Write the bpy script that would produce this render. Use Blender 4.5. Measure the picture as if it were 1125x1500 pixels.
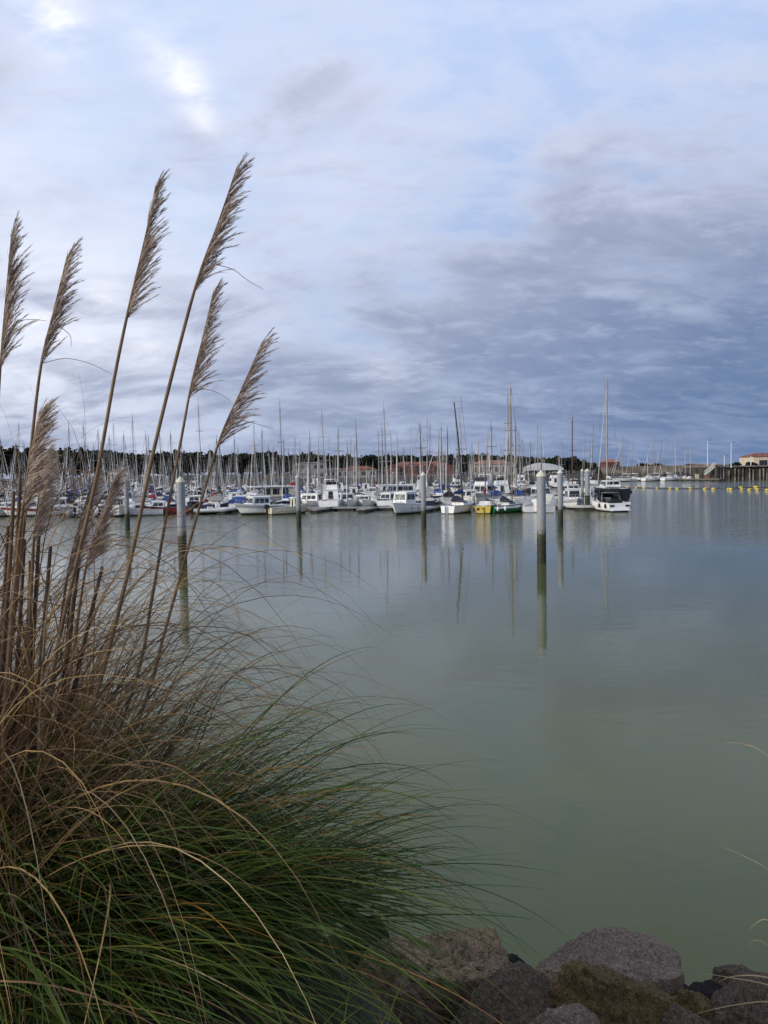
import bpy, math, random
from mathutils import Vector, Matrix, noise
R = math.radians
S = bpy.context.scene
for o in list(bpy.data.objects): bpy.data.objects.remove(o)
C = bpy.context.collection

# ------------------------------------------------------------------ camera
CAM = Vector((0, 0, 5.2)); FPX = 1133.0
cam_d = bpy.data.cameras.new("camera"); cam = bpy.data.objects.new("camera", cam_d); C.objects.link(cam)
cam_d.sensor_fit = 'VERTICAL'; cam_d.sensor_height = 24; cam_d.lens = 24*FPX/1500
cam_d.clip_start = .05; cam_d.clip_end = 9000
PITCH, ROLL = -3.0, 1.0
cam.matrix_world = Matrix.Translation(CAM) @ Matrix.Rotation(R(90+PITCH), 4, 'X') @ Matrix.Rotation(R(-ROLL), 4, 'Z')
S.camera = cam
CR = cam.matrix_world.to_3x3()
def ray(px, py):
    return (CR @ Vector(((px-562.5)/FPX, (750-py)/FPX, -1))).normalized()
def at_z(px, py, z=0.0):
    d = ray(px, py); return CAM + d*((z-CAM.z)/d.z)
def at_y(px, py, Y):
    d = ray(px, py); return CAM + d*(Y/d.y)
def proj(p):
    q = CR.transposed() @ (Vector(p)-CAM); return (562.5+FPX*q.x/-q.z, 750-FPX*q.y/-q.z)

# ------------------------------------------------------------------ light and colour management
SUN_EL, SUN_AZ = 17.0, -122.0           # azimuth from +Y (view direction), negative = left
S.view_settings.view_transform = 'Standard'; S.view_settings.look = 'None'
S.view_settings.exposure = 0.36; S.view_settings.gamma = 1.0
sun_d = bpy.data.lights.new("sun", 'SUN'); sun = bpy.data.objects.new("sun", sun_d); C.objects.link(sun)
sun_d.energy = 2.4; sun_d.angle = R(16); sun_d.color = (1, .89, .74)
sv = Vector((math.sin(R(SUN_AZ))*math.cos(R(SUN_EL)), math.cos(R(SUN_AZ))*math.cos(R(SUN_EL)), math.sin(R(SUN_EL))))
sun.rotation_euler = (-sv).to_track_quat('-Z', 'Y').to_euler()

class NT:
    """small helper for node trees"""
    def __init__(s, t): s.t = t
    def n(s, typ, **kw):
        nd = s.t.nodes.new(typ)
        for k, v in kw.items(): setattr(nd, k, v)
        return nd
    def put(s, sock, v):
        if hasattr(v, 'is_output'): s.t.links.new(v, sock)
        else: sock.default_value = v
    def m(s, op, a, b=0.0, c=None, clamp=False):
        nd = s.n('ShaderNodeMath', operation=op, use_clamp=clamp); s.put(nd.inputs[0], a); s.put(nd.inputs[1], b)
        if c is not None: s.put(nd.inputs[2], c)
        return nd.outputs[0]
    def vm(s, op, a, b=(0, 0, 0)):
        nd = s.n('ShaderNodeVectorMath', operation=op); s.put(nd.inputs[0], a); s.put(nd.inputs[1], b)
        return nd.outputs['Value'] if op == 'DOT_PRODUCT' else nd.outputs[0]
    def mix(s, f, a, b, blend='MIX'):
        nd = s.n('ShaderNodeMix', data_type='RGBA', blend_type=blend)
        s.put(nd.inputs[0], f); s.put(nd.inputs[6], a); s.put(nd.inputs[7], b); return nd.outputs[2]
    def noise(s, vec, scale, detail=4, rough=.55, dist=0.0, dim='3D'):
        nd = s.n('ShaderNodeTexNoise', noise_dimensions=dim)
        if vec is not None: s.put(nd.inputs['Vector'], vec)
        nd.inputs['Scale'].default_value = scale; nd.inputs['Detail'].default_value = detail
        nd.inputs['Roughness'].default_value = rough; nd.inputs['Distortion'].default_value = dist
        return nd.outputs[0]
    def ss(s, v, a, b):
        nd = s.n('ShaderNodeMapRange', interpolation_type='SMOOTHSTEP')
        s.put(nd.inputs[0], v); nd.inputs[1].default_value = a; nd.inputs[2].default_value = b
        return nd.outputs[0]
    def ramp(s, f, stops):
        nd = s.n('ShaderNodeValToRGB'); e = nd.color_ramp.elements
        while len(e) < len(stops): e.new(0.5)
        for k, (p, c) in zip(e, stops): k.position = p; k.color = c if len(c) == 4 else (*c, 1)
        s.put(nd.inputs[0], f); return nd.outputs[0]
def srgb(r, g, b):
    f = lambda c: (c/255/12.92) if c/255 <= .04045 else ((c/255+.055)/1.055)**2.4
    return (f(r), f(g), f(b), 1)

def build_world():
    w = bpy.data.worlds.new("World"); S.world = w; w.use_nodes = True
    t = NT(w.node_tree); w.node_tree.nodes.clear()
    K = 1/0.1
    def col(r, g, b, k=1.0):
        c = srgb(r, g, b); return (c[0]*K*k, c[1]*K*k, c[2]*K*k, 1)
    d = t.n('ShaderNodeTexCoord').outputs['Generated']
    sep = t.n('ShaderNodeSeparateXYZ'); t.put(sep.inputs[0], d)
    x, y, z = sep.outputs
    sky = t.n('ShaderNodeTexSky', sky_type='NISHITA', sun_disc=False, sun_elevation=R(SUN_EL), sun_rotation=R(SUN_AZ), dust_density=.6, ozone_density=3.0)
    zc = t.m('ADD', t.m('MAXIMUM', z, 0.0), .32)
    u = t.m('DIVIDE', x, zc); v = t.m('DIVIDE', y, zc)
    cb = t.n('ShaderNodeCombineXYZ'); t.put(cb.inputs[0], u); t.put(cb.inputs[1], v); t.put(cb.inputs[2], 0.0)
    mp = t.n('ShaderNodeMapping'); t.put(mp.inputs[0], cb.outputs[0])
    mp.inputs['Rotation'].default_value = (0, 0, R(28)); mp.inputs['Scale'].default_value = (.62, 1.0, 1); mp.inputs['Location'].default_value = (3.7, 1.9, .4)
    P = mp.outputs[0]
    big = t.noise(P, 1.3, 3, .5)
    mid = t.noise(P, 4.6, 9, .58, .35)
    fine = t.noise(P, 13.0, 8, .6, .2)
    P2 = t.vm('ADD', P, (.03, -.075, 0.0))
    shade = t.m('SUBTRACT', mid, t.noise(P2, 4.6, 5, .55, .35))     # puffs: lit tops, darker bellies
    def blob(px, py, size, amp):                    # a patch of sky in one direction; size in degrees
        dv = ray(px, py); k = 1/(1-math.cos(R(size)))
        g = t.m('POWER', 2.718, t.m('MULTIPLY', t.m('SUBTRACT', t.vm('DOT_PRODUCT', d, tuple(dv)), 1.0), k))
        return t.m('MULTIPLY', g, amp)
    def add(items):
        r = items[0]
        for i in items[1:]: r = t.m('ADD', r, i)
        return r
    # thickness of the grey deck
    bias = add([blob(1000, 420, 13, .12), blob(760, 400, 9, .16), blob(520, 590, 11, .22), blob(900, 560, 14, .16), blob(200, 560, 10, .12), blob(430, 210, 6, .12), blob(560, 190, 6, .12), blob(900, 200, 10, .05),
                blob(740, 300, 3.0, -.40), blob(690, 330, 2.6, -.22), blob(780, 200, 3.4, -.22), blob(610, 400, 2.6, -.28), blob(490, 458, 2.6, -.30), blob(560, 430, 2.2, -.16),
                blob(560, 40, 14, -.20), blob(1000, 60, 9, -.14), blob(200, 100, 13, -.20), blob(330, 300, 7, -.14), blob(950, 130, 3, -.12)])
    cov = add([t.m('MULTIPLY', mid, 1.45), t.m('MULTIPLY', big, .45), t.m('MULTIPLY', fine, .42), t.m('MULTIPLY', bias, .72), -.29])
    dens = t.ss(cov, .54, 1.00)
    # blue of the gaps: Nishita, pulled to the photograph's pale blue by a thin high veil
    veil = t.mix(t.ss(z, .02, .6), col(128, 152, 192), col(184, 203, 238))
    veil = t.mix(blob(1125, 640, 14, .85), veil, col(78, 104, 150))
    gap = t.mix(.84, sky.outputs[0], veil)
    # cloud shade: thin = bright, thick = lavender grey, darker low and to the right
    lit = t.mix(t.ss(z, .0, .5), col(166, 177, 202), col(199, 205, 225))
    drk = t.mix(t.ss(z, .02, .45), col(118, 132, 162), col(154, 162, 186))
    drk = t.mix(t.m('MULTIPLY', t.ss(x, .1, .5), t.ss(z, .32, .0), clamp=True), drk, col(82, 108, 142))
    cl = t.mix(t.ss(cov, .68, 1.12), lit, drk)
    cl = t.mix(t.m('MULTIPLY', t.ss(fine, .40, .72), .25), cl, lit)
    cl = t.mix(t.m('MULTIPLY', t.ss(shade, .01, .22), .50), cl, lit)
    cl = t.mix(t.m('MULTIPLY', t.ss(shade, -.01, -.22), .55), cl, drk)
    sh2 = t.m('SUBTRACT', fine, t.noise(t.vm('ADD', P, (.012, -.032, 0.0)), 13.0, 6, .6, .2))
    cl = t.mix(t.m('MULTIPLY', t.ss(sh2, .02, .24), .30), cl, lit)
    cl = t.mix(t.m('MULTIPLY', t.ss(sh2, -.02, -.24), .25), cl, drk)
    out = t.mix(dens, gap, cl)
    # brighter left half where the light comes through
    glow = add([blob(-100, 430, 20, .62), blob(150, 470, 7, .16), blob(420, 260, 10, .20)])
    out = t.mix(t.m('MULTIPLY', glow, t.ss(mid, .75, .30), clamp=True), out, col(236, 238, 246))
    streak = add([blob(205, 35, 1.9, .22), blob(232, 66, 1.6, .28), blob(254, 92, 1.4, .34), blob(270, 115, 1.2, .40), blob(283, 137, 1.1, .46), blob(294, 158, 1.0, .50), blob(304, 180, .9, .45), blob(96, 44, 1.5, .5), blob(70, 24, 1.7, .45), blob(40, 5, 2.0, .4), blob(60, 458, 1.6, .6), blob(150, 432, 1.3, .5), blob(130, 500, 2.0, .5), blob(215, 505, 1.4, .5), blob(15, 540, 2.4, .6), blob(560, 552, 1.6, .25), blob(620, 548, 1.3, .2)])
    sn = t.ss(t.m('ADD', t.m('MULTIPLY', fine, .75), t.m('MULTIPLY', mid, .35)), .38, .78)
    out = t.mix(t.m('MULTIPLY', streak, sn, clamp=True), out, col(246, 246, 250))
    out = t.mix(t.m('MULTIPLY', t.m('MULTIPLY', t.ss(x, -.05, .5), t.ss(z, .36, .02)), .56), out, col(94, 115, 152))
    # below the horizon: dark water colour (never seen, keeps bounce light honest)
    out = t.mix(t.ss(z, -.01, -.10), out, col(70, 80, 78))
    bg = t.n('ShaderNodeBackground'); t.put(bg.inputs[0], out); bg.inputs[1].default_value = .1
    o = t.n('ShaderNodeOutputWorld'); w.node_tree.links.new(bg.outputs[0], o.inputs[0])
build_world()

# ------------------------------------------------------------------ mesh and object helpers
class MB:
    def __init__(s): s.v = []; s.f = []; s.m = []; s.sm = []
    def add(s, vs, fs, mat=0, smooth=False):
        b = len(s.v); s.v += [tuple(p) for p in vs]
        for f in fs: s.f.append(tuple(b+i for i in f)); s.m.append(mat); s.sm.append(smooth)
    def box(s, c, size, mat=0, rz=0.0, taper=1.0):
        hx, hy, hz = size[0]/2, size[1]/2, size[2]/2; ca, sa = math.cos(rz), math.sin(rz); vs = []
        for sz in (-1, 1):
            k = taper if sz > 0 else 1
            for sx, sy in ((-1, -1), (1, -1), (1, 1), (-1, 1)):
                X, Y = sx*hx*k, sy*hy*k
                vs.append((c[0]+X*ca-Y*sa, c[1]+X*sa+Y*ca, c[2]+sz*hz))
        s.add(vs, [(3, 2, 1, 0), (4, 5, 6, 7), (0, 1, 5, 4), (1, 2, 6, 5), (2, 3, 7, 6), (3, 0, 4, 7)], mat)
    def tube(s, pts, r, n=6, mat=0, caps=True):
        pts = [Vector(p) for p in pts]; rs = r if isinstance(r, (list, tuple)) else [r]*len(pts); vs = []; fs = []
        for i, p in enumerate(pts):
            d = (pts[min(i+1, len(pts)-1)]-pts[max(i-1, 0)]).normalized()
            a = Vector((0, 0, 1)) if abs(d.z) < .9 else Vector((0, 1, 0))
            e1 = d.cross(a).normalized(); e2 = d.cross(e1)
            for k in range(n):
                t = 2*math.pi*k/n; vs.append(p+(e1*math.cos(t)+e2*math.sin(t))*rs[i])
        for i in range(len(pts)-1):
            for k in range(n): fs.append((i*n+k, i*n+(k+1) % n, (i+1)*n+(k+1) % n, (i+1)*n+k))
        s.add(vs, fs, mat, n > 4)
        if caps: s.add(vs, [tuple(range(n-1, -1, -1)), tuple(range((len(pts)-1)*n, len(pts)*n))], mat)
    def loft(s, rings, mat=0, closed=True, cap0=True, cap1=True, smooth=False, mats=None):
        n = len(rings[0]); vs = [p for r in rings for p in r]
        for i in range(len(rings)-1):
            fs = []
            for k in range(n if closed else n-1):
                fs.append((i*n+k, i*n+(k+1) % n, (i+1)*n+(k+1) % n, (i+1)*n+k))
            if mats:
                for k, f in enumerate(fs): s.add([vs[j] for j in f], [(0, 1, 2, 3)], mats[k], smooth)
            else: s.add(vs, fs, mat, smooth)
        if cap0: s.add(rings[0], [tuple(range(n-1, -1, -1))], mat)
        if cap1: s.add(rings[-1], [tuple(range(n))], mat)
    def pane(s, q, u0, u1, v0, v1, th=.025, mat=0):
        """thin box on the quad q=(p00,p10,p11,p01), inset to u,v, standing proud outward"""
        p = [Vector(a) for a in q]
        f = lambda u, v: p[0]*(1-u)*(1-v)+p[1]*u*(1-v)+p[2]*u*v+p[3]*(1-u)*v
        a = [f(u0, v0), f(u1, v0), f(u1, v1), f(u0, v1)]
        nn = (a[1]-a[0]).cross(a[3]-a[0]).normalized()
        vs = [x-nn*.03 for x in a]+[x+nn*th for x in a]
        s.add(vs, [(4, 5, 6, 7), (0, 1, 5, 4), (1, 2, 6, 5), (2, 3, 7, 6), (3, 0, 4, 7)], mat)
    def ball(s, c, r, mat=0, seg=10, rings=6, sc=(1, 1, 1)):
        vs = []; fs = []
        for i in range(rings+1):
            a = math.pi*i/rings
            for k in range(seg):
                b = 2*math.pi*k/seg
                vs.append((c[0]+r*sc[0]*math.sin(a)*math.cos(b), c[1]+r*sc[1]*math.sin(a)*math.sin(b), c[2]+r*sc[2]*math.cos(a)))
        for i in range(rings):
            for k in range(seg): fs.append((i*seg+k, (i+1)*seg+k, (i+1)*seg+(k+1) % seg, i*seg+(k+1) % seg))
        s.add(vs, fs, mat, True)
    def build(s, name, mats, parent=None, tint=None):
        me = bpy.data.meshes.new(name); me.from_pydata(s.v, [], s.f)
        mats = mats if isinstance(mats, (list, tuple)) else [mats]
        for m in mats: me.materials.append(m)
        me.polygons.foreach_set('material_index', s.m); me.polygons.foreach_set('use_smooth', s.sm)
        me.update()
        o = bpy.data.objects.new(name, me); C.objects.link(o)
        if parent: o.parent = parent
        return o
def empty(name, loc=(0, 0, 0), rz=0.0):
    o = bpy.data.objects.new(name, None); C.objects.link(o); o.location = loc; o.rotation_euler = (0, 0, rz); o.empty_display_size = .2
    return o
def tag(o, label=None, cat=None, group=None, kind=None):
    if label: o['label'] = label
    if cat: o['category'] = cat
    if group: o['group'] = group
    if kind: o['kind'] = kind
    return o
def copy_tree(o, parent=None):
    c = o.copy(); C.objects.link(c); c.parent = parent
    for ch in list(o.children): copy_tree(ch, c)
    return c

# ------------------------------------------------------------------ materials
def mat(name, colr, rough=.5, metal=0.0, var=.10, scale=3.0, bump=0.0, bscale=30.0, col2=None, coords='Object', spec=.5, trans=0.0):
    m = bpy.data.materials.new(name); m.use_nodes = True; t = NT(m.node_tree)
    b = m.node_tree.nodes['Principled BSDF']; tc = t.n('ShaderNodeTexCoord').outputs[coords]
    c = (*colr[:3], 1); c2 = (*(col2 or [x*(1-var*2.2) for x in colr[:3]])[:3], 1)
    t.put(b.inputs['Base Color'], t.mix(t.ss(t.noise(tc, scale, 6, .6), .35, .68), c, c2))
    b.inputs['Roughness'].default_value = rough; b.inputs['Metallic'].default_value = metal
    b.inputs['Specular IOR Level'].default_value = spec
    if trans: b.inputs['Transmission Weight'].default_value = trans
    if bump:
        bn = t.n('ShaderNodeBump'); bn.inputs['Strength'].default_value = bump; bn.inputs['Distance'].default_value = .02
        t.put(bn.inputs['Height'], t.noise(tc, bscale, 8, .65)); t.put(b.inputs['Normal'], bn.outputs[0])
    return m
M = {}
M['white'] = mat('gelcoat_white', (.78, .79, .80), .35, var=.05, scale=1.3)
M['offwhite'] = mat('gelcoat_offwhite', (.66, .66, .64), .4, var=.07, scale=1.3)
M['cream'] = mat('gelcoat_cream', (.64, .60, .46), .4, var=.07)
M['greyhull'] = mat('gelcoat_grey', (.36, .38, .40), .4)
M['navy'] = mat('gelcoat_navy', (.018, .028, .075), .3)
M['black'] = mat('gelcoat_black', (.012, .012, .014), .35)
M['red'] = mat('gelcoat_red', (.24, .028, .024), .4)
M['green'] = mat('gelcoat_green', (.008, .13, .045), .35)
M['yellow'] = mat('gelcoat_yellow', (.62, .46, .08), .45)
M['blue'] = mat('gelcoat_blue', (.05, .16, .38), .4)
M['boot'] = mat('antifouling_dark', (.02, .025, .035), .6)
M['antifoul_red'] = mat('antifouling_red', (.12, .03, .025), .6)
M['deck'] = mat('deck_nonskid', (.55, .55, .53), .7)
M['teak'] = mat('deck_teak', (.26, .19, .12), .7)
M['glass'] = mat('window_glass', (.018, .022, .028), .08, var=.2)
M['glass_green'] = mat('window_glass_green', (.03, .09, .085), .08, var=.2)
M['alu'] = mat('mast_aluminium', (.12, .12, .12), .5, .1)
M['mast_white'] = mat('mast_white', (.30, .30, .29), .4)
M['mast_dark'] = mat('mast_dark', (.05, .045, .045), .5)
M['mast_brown'] = mat('mast_brown', (.13, .055, .035), .5)
M['mast_varnish'] = mat('mast_varnished', (.30, .20, .10), .4)
M['steel'] = mat('stainless_rail', (.50, .50, .51), .3, .7)
M['wire'] = mat('rigging_wire', (.22, .22, .23), .5, .3)
M['cv_blue'] = mat('canvas_blue', (.018, .06, .24), .85, bump=.3, bscale=8)
M['cv_navy'] = mat('canvas_navy', (.014, .018, .045), .85, bump=.3, bscale=8)
M['cv_grey'] = mat('canvas_grey', (.34, .34, .36), .85, bump=.3, bscale=8)
M['cv_red'] = mat('canvas_red', (.27, .02, .025), .85, bump=.3, bscale=8)
M['cv_cream'] = mat('canvas_cream', (.62, .59, .51), .85, bump=.3, bscale=8)
M['cv_black'] = mat('canvas_black', (.012, .012, .013), .85, bump=.3, bscale=8)
M['cv_green'] = mat('canvas_green', (.02, .09, .06), .85, bump=.3, bscale=8)
M['cv_lightblue'] = mat('canvas_light_blue', (.22, .34, .42), .85, bump=.3, bscale=8)
M['sail'] = mat('furled_sailcloth', (.66, .66, .64), .8, bump=.2)
M['rubber'] = mat('black_rubber', (.014, .014, .015), .6)
M['wood'] = mat('varnished_wood', (.21, .11, .055), .5)
M['pontoon'] = mat('pontoon_planks', (.30, .29, .28), .8, var=.2, scale=2, bump=.3)
M['float'] = mat('pontoon_float', (.030, .030, .030), .8)
M['paleconcrete'] = mat('pale_concrete', (.46, .45, .42), .85, var=.2, scale=.8, bump=.3)
M['greyconcrete'] = mat('grey_concrete', (.21, .20, .19), .9, var=.25, scale=.5)
M['rooftile'] = mat('roof_tiles', (.26, .082, .045), .85, var=.3, scale=.7)
M['roofpale'] = mat('roof_tiles_pale', (.34, .17, .11), .85, var=.25, scale=.7)
M['wall_cream'] = mat('render_cream', (.62, .53, .40), .9, var=.1, scale=.4)
M['wall_white'] = mat('render_white', (.36, .35, .33), .9, var=.1, scale=.4)
M['wall_red'] = mat('render_dark_red', (.14, .055, .045), .9, var=.2, scale=.4)
M['wall_grey'] = mat('render_grey', (.27, .27, .27), .9, var=.2, scale=.3)
M['window'] = mat('house_window', (.03, .033, .04), .15)
M['tent'] = mat('white_membrane', (.40, .40, .39), .6, var=.05)
M['bark'] = mat('pine_bark', (.07, .05, .04), .95, var=.25)
M['needles'] = mat('pine_foliage', (.024, .032, .018), .9, spec=.1, col2=(.012, .017, .011), scale=.25)
M['needles2'] = mat('pine_foliage_olive', (.034, .036, .020), .9, spec=.1, col2=(.015, .019, .011), scale=.3)
M['buoy'] = mat('yellow_buoy', (.80, .60, .02), .45, var=.12, scale=1.5)
M['rope'] = mat('dark_rope', (.035, .036, .035), .9)
M['land'] = mat('shore_ground', (.065, .06, .05), .95, var=.3, scale=.05)
M['quaystone'] = mat('quay_wall_stone', (.075, .068, .058), .95, var=.35, scale=.35, bump=.4, bscale=1.5)
M['quaypost'] = mat('quay_weathered_post', (.30, .28, .24), .95, col2=(.06, .06, .05), scale=.35)
M['breakwater'] = mat('breakwater_masonry', (.20, .165, .125), .95, var=.3, scale=.15)
M['lampwhite'] = mat('lamp_post_white', (.62, .64, .66), .5)
M['hutbeige'] = mat('hut_beige', (.52, .45, .36), .8)
M['boxred'] = mat('box_red', (.36, .10, .07), .7)

def pile_mat():
    m = bpy.data.materials.new('mooring_pile_paint'); m.use_nodes = True; t = NT(m.node_tree)
    b = m.node_tree.nodes['Principled BSDF']; tc = t.n('ShaderNodeTexCoord').outputs['Object']
    sep = t.n('ShaderNodeSeparateXYZ'); t.put(sep.inputs[0], tc); z = sep.outputs[2]
    mp = t.n('ShaderNodeMapping'); t.put(mp.inputs[0], tc); mp.inputs['Scale'].default_value = (5, 5, .7)
    n1 = t.noise(mp.outputs[0], 1.2, 6, .65); n2 = t.noise(tc, 4, 8, .65)
    base = t.mix(t.ss(n1, .3, .75), (.28, .30, .33, 1), (.205, .225, .25, 1))
    rust = t.m('MULTIPLY', t.ss(t.noise(mp.outputs[0], 1.9, 5, .7), .60, .66), t.ss(z, 3.6, 2.0))
    base = t.mix(rust, base, (.10, .055, .035, 1))
    zz = t.m('ADD', z, t.m('MULTIPLY', t.m('SUBTRACT', n2, .5), 1.5))
    grime = t.ss(zz, 1.95, 1.55)
    base = t.mix(t.m('MULTIPLY', t.ss(zz, 2.6, 1.7), .35), base, (.16, .15, .12, 1))
    weed = t.mix(t.ss(n2, .4, .62), (.010, .011, .007, 1), (.030, .036, .012, 1))
    weed = t.mix(t.ss(zz, 1.15, 1.9), weed, (.05, .058, .022, 1))
    t.put(b.inputs['Base Color'], t.mix(grime, base, weed)); b.inputs['Roughness'].default_value = .7
    bn = t.n('ShaderNodeBump'); bn.inputs['Strength'].default_value = .5; bn.inputs['Distance'].default_value = .03
    t.put(bn.inputs['Height'], t.m('MULTIPLY', n2, grime)); t.put(b.inputs['Normal'], bn.outputs[0])
    return m
M['pile'] = pile_mat()
M['cap'] = mat('pile_cap_yellowed', (.62, .60, .45), .5, col2=(.50, .50, .40), scale=4)
M['cap_grey'] = mat('pile_cap_grey', (.46, .48, .48), .5)

def water_mat():
    m = bpy.data.materials.new('harbour_water'); m.use_nodes = True; t = NT(m.node_tree)
    b = m.node_tree.nodes['Principled BSDF']; tc = t.n('ShaderNodeTexCoord').outputs['Object']
    n0 = t.noise(tc, .035, 4, .5)
    t.put(b.inputs['Base Color'], t.mix(t.ss(n0, .3, .7), (.070, .085, .025, 1), (.080, .090, .031, 1)))
    b.inputs['Roughness'].default_value = .04; b.inputs['IOR'].default_value = 1.33; b.inputs['Specular IOR Level'].default_value = .5
    mp = t.n('ShaderNodeMapping'); t.put(mp.inputs[0], tc); mp.inputs['Scale'].default_value = (.55, 1.0, 1); mp.inputs['Rotation'].default_value = (0, 0, R(12))
    a = t.noise(mp.outputs[0], 2.6, 3, .5, .4); c = t.noise(mp.outputs[0], .55, 2, .5); e = t.noise(mp.outputs[0], 8.0, 2, .5)
    patch = t.ss(t.noise(tc, .045, 3, .55), .36, .66)      # calm and ruffled areas
    sp = t.n('ShaderNodeSeparateXYZ'); t.put(sp.inputs[0], tc); patch = t.m('MULTIPLY', patch, t.ss(sp.outputs[1], 42, 66)); patch = t.m('MULTIPLY_ADD', patch, .6, t.m('MULTIPLY', t.ss(sp.outputs[1], 42, 66), .4))   # breeze further out, lee under the bank
    h = t.m('ADD', t.m('MULTIPLY', a, t.m('MULTIPLY_ADD', patch, .105, .0045)), t.m('ADD', t.m('MULTIPLY', c, .010), t.m('MULTIPLY', t.m('MULTIPLY', e, patch), .0022)))
    bn = t.n('ShaderNodeBump'); bn.inputs['Strength'].default_value = 1.0; bn.inputs['Distance'].default_value = 1.0
    t.put(bn.inputs['Height'], h); t.put(b.inputs['Normal'], bn.outputs[0])
    return m
M['water'] = water_mat()

# ------------------------------------------------------------------ the setting: water, far shore, bank
mb = MB(); mb.add([(-3000, 3, 0), (3000, 3, 0), (3000, 6000, 0), (-3000, 6000, 0)], [(0, 1, 2, 3)])
tag(mb.build('water', M['water']), 'calm green-grey harbour water', kind='structure')
QL = at_z(1052, 703); QX = QL.x; QY = QL.y         # left end of the quay on the right
SHORE = 335
mb = MB(); LZ = 2.6
mb.loft([[(-900, SHORE-3, -1), (QX+25, SHORE-3, -1)], [(-900, SHORE+4, LZ), (QX+25, SHORE+4, LZ)], [(-900, 5000, LZ+2), (2500, 5000, LZ+2)]], closed=False, cap0=False, cap1=False)
tag(mb.build('far_shore', M['land']), 'low far shore behind the marina', kind='structure')

def bank_z(x, y):
    k = min(1, max(0, (.25-x)/.7)); y = y-k*1.3*max(0, 1-max(0, y-3.0)/2.4)
    if y < 1.5: z = 3.6
    elif y < 4.4: z = 3.6-(y-1.5)/2.9*(1.46+.42*(1-k))
    else: z = 2.14-.42*(1-k)-(y-4.4)/2.1*2.6
    return max(z, -.6)+.06*noise.noise(Vector((x*1.3, y*1.3, 0)))
vs = []; fs = []; NX, NY = 120, 60
for j in range(NY+1):
    for i in range(NX+1):
        X = -14+28*i/NX; Y = -6+14*j/NY; vs.append((X, Y, bank_z(X, Y)))
for j in range(NY):
    for i in range(NX): a = j*(NX+1)+i; fs.append((a, a+1, a+NX+2, a+NX+1))
mb = MB(); mb.add(vs, fs, 0, True)
M['soil'] = mat('bank_soil', (.034, .026, .017), .95, var=.3, scale=3, bump=.8, bscale=18)
tag(mb.build('bank', M['soil']), 'earth bank sloping to the water', kind='structure')

# ------------------------------------------------------------------ mooring piles
NAMED = []                                            # (photo x, phrase) landmarks for the labels
def pile(px, base_y, width, label, cap='cap', top=None, group='mooring piles standing in the water'):
    p = at_z(px, base_y); r = width/2
    H = 5.12 if top is None else (at_y(px, top, p.y).z)
    root = empty('mooring_pile', (p.x, p.y, 0))
    m = MB(); m.tube([(0, 0, -1.5), (0, 0, .4), (0, 0, 1.0), (0, 0, 2.0), (0, 0, H-.35)], r, 24); m.build('shaft', M['pile'], root)
    m = MB(); m.tube([(0, 0, H-.35), (0, 0, H-.27), (0, 0, H)], [r*1.10, r*1.10, .02], 24); m.build('cap', M[cap], root)
    return tag(root, label, 'mooring pile', group)
pile(793.5, 825, .50, 'stout white mooring pile with rust stains, nearest of the bare-water piles')
pile(268, 825, .50, 'white mooring pile with pale cone cap rising among the pampas stalks')
pile(187, 777, .46, 'pale grey mooring pile at far left between two pampas stalks', 'cap_grey')
pile(438, 773, .46, 'pale grey mooring pile beside the cream boat with outboard', 'cap_grey')
pile(621, 774, .46, 'white mooring pile right of the pilot boat with big square windows', 'cap')
pile(821, 773, .48, 'mooring pile with yellowed cap in front of the white cabin boat', 'cap')
pile(860.5, 747, .62, 'thick mooring pile through the hexagonal pontoon end', 'cap')
pile(853, 741, .40, 'slim mooring pile half hidden behind the thick pontoon end pile', 'cap')
pile(479, 743, .46, 'grey mooring pile rising through the front pontoon behind finger pontoons', 'cap_grey')
pile(676, 735, .46, 'blue-grey mooring pile beside the leaning dark mast', 'cap_grey')
pile(296, 736, .46, 'grey mooring pile behind the inflatable boat', 'cap_grey')
pile(124, 733, .46, 'grey mooring pile above a fluffy low pampas plume', 'cap_grey')
pile(147, 726, .46, 'smaller grey mooring pile between the two low pampas plumes', 'cap_grey')
for i, (px, by, lab) in enumerate([(247, 722, 'distant grey pile just left of the white pampas-side pile'), (352, 720, 'distant grey pile above the white motor cruiser'), (462, 722, 'distant grey pile left of the front pontoon pile'), (576, 716, 'distant grey pile above the long-windowed motor yacht'), (541, 712, 'small far pile left of the long-windowed motor yacht'), (551, 712, 'small far pile near the orange-roofed houses'), (721, 726, 'pale blue pile behind the flybridge cruiser')]):
    pile(px, by, .46, lab, 'cap_grey')

# ------------------------------------------------------------------ pontoons
def pontoon(name, a, b, w, label, cat='pontoon', group=None, boards=True, z=.42):
    a = Vector((a[0], a[1], 0)); b = Vector((b[0], b[1], 0)); L = (b-a).length; rz = math.atan2(b.y-a.y, b.x-a.x)
    root = empty(name, ((a.x+b.x)/2, (a.y+b.y)/2, 0), rz)
    m = MB(); m.box((0, 0, z), (L, w, .10)); m.box((0, w/2+.03, z-.03), (L, .05, .16)); m.box((0, -w/2-.03, z-.03), (L, .05, .16)); m.build('walkway', M['pontoon'], root)
    m = MB(); n = max(2, int(L/2.6))
    for i in range(n): m.box((-L/2+(i+.5)*L/n, 0, z-.30), (L/n*.8, w*.92, .42))
    m.build('float', M['float'], root)
    return tag(root, label, cat, group)
def along(p, q, t): return p+(q-p)*t
PA = at_z(-60, 753); PB = at_z(872, 744.5)
pontoon('floating_pontoon', PA, PB, 2.0, 'long grey floating pontoon in front with boats moored along it', group='walkways of the marina')
pontoon('finger_pontoon', at_z(458, 752), at_z(510, 744), 1.0, 'finger pontoon reaching forward left of the empty front berth', group='finger pontoons')
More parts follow.
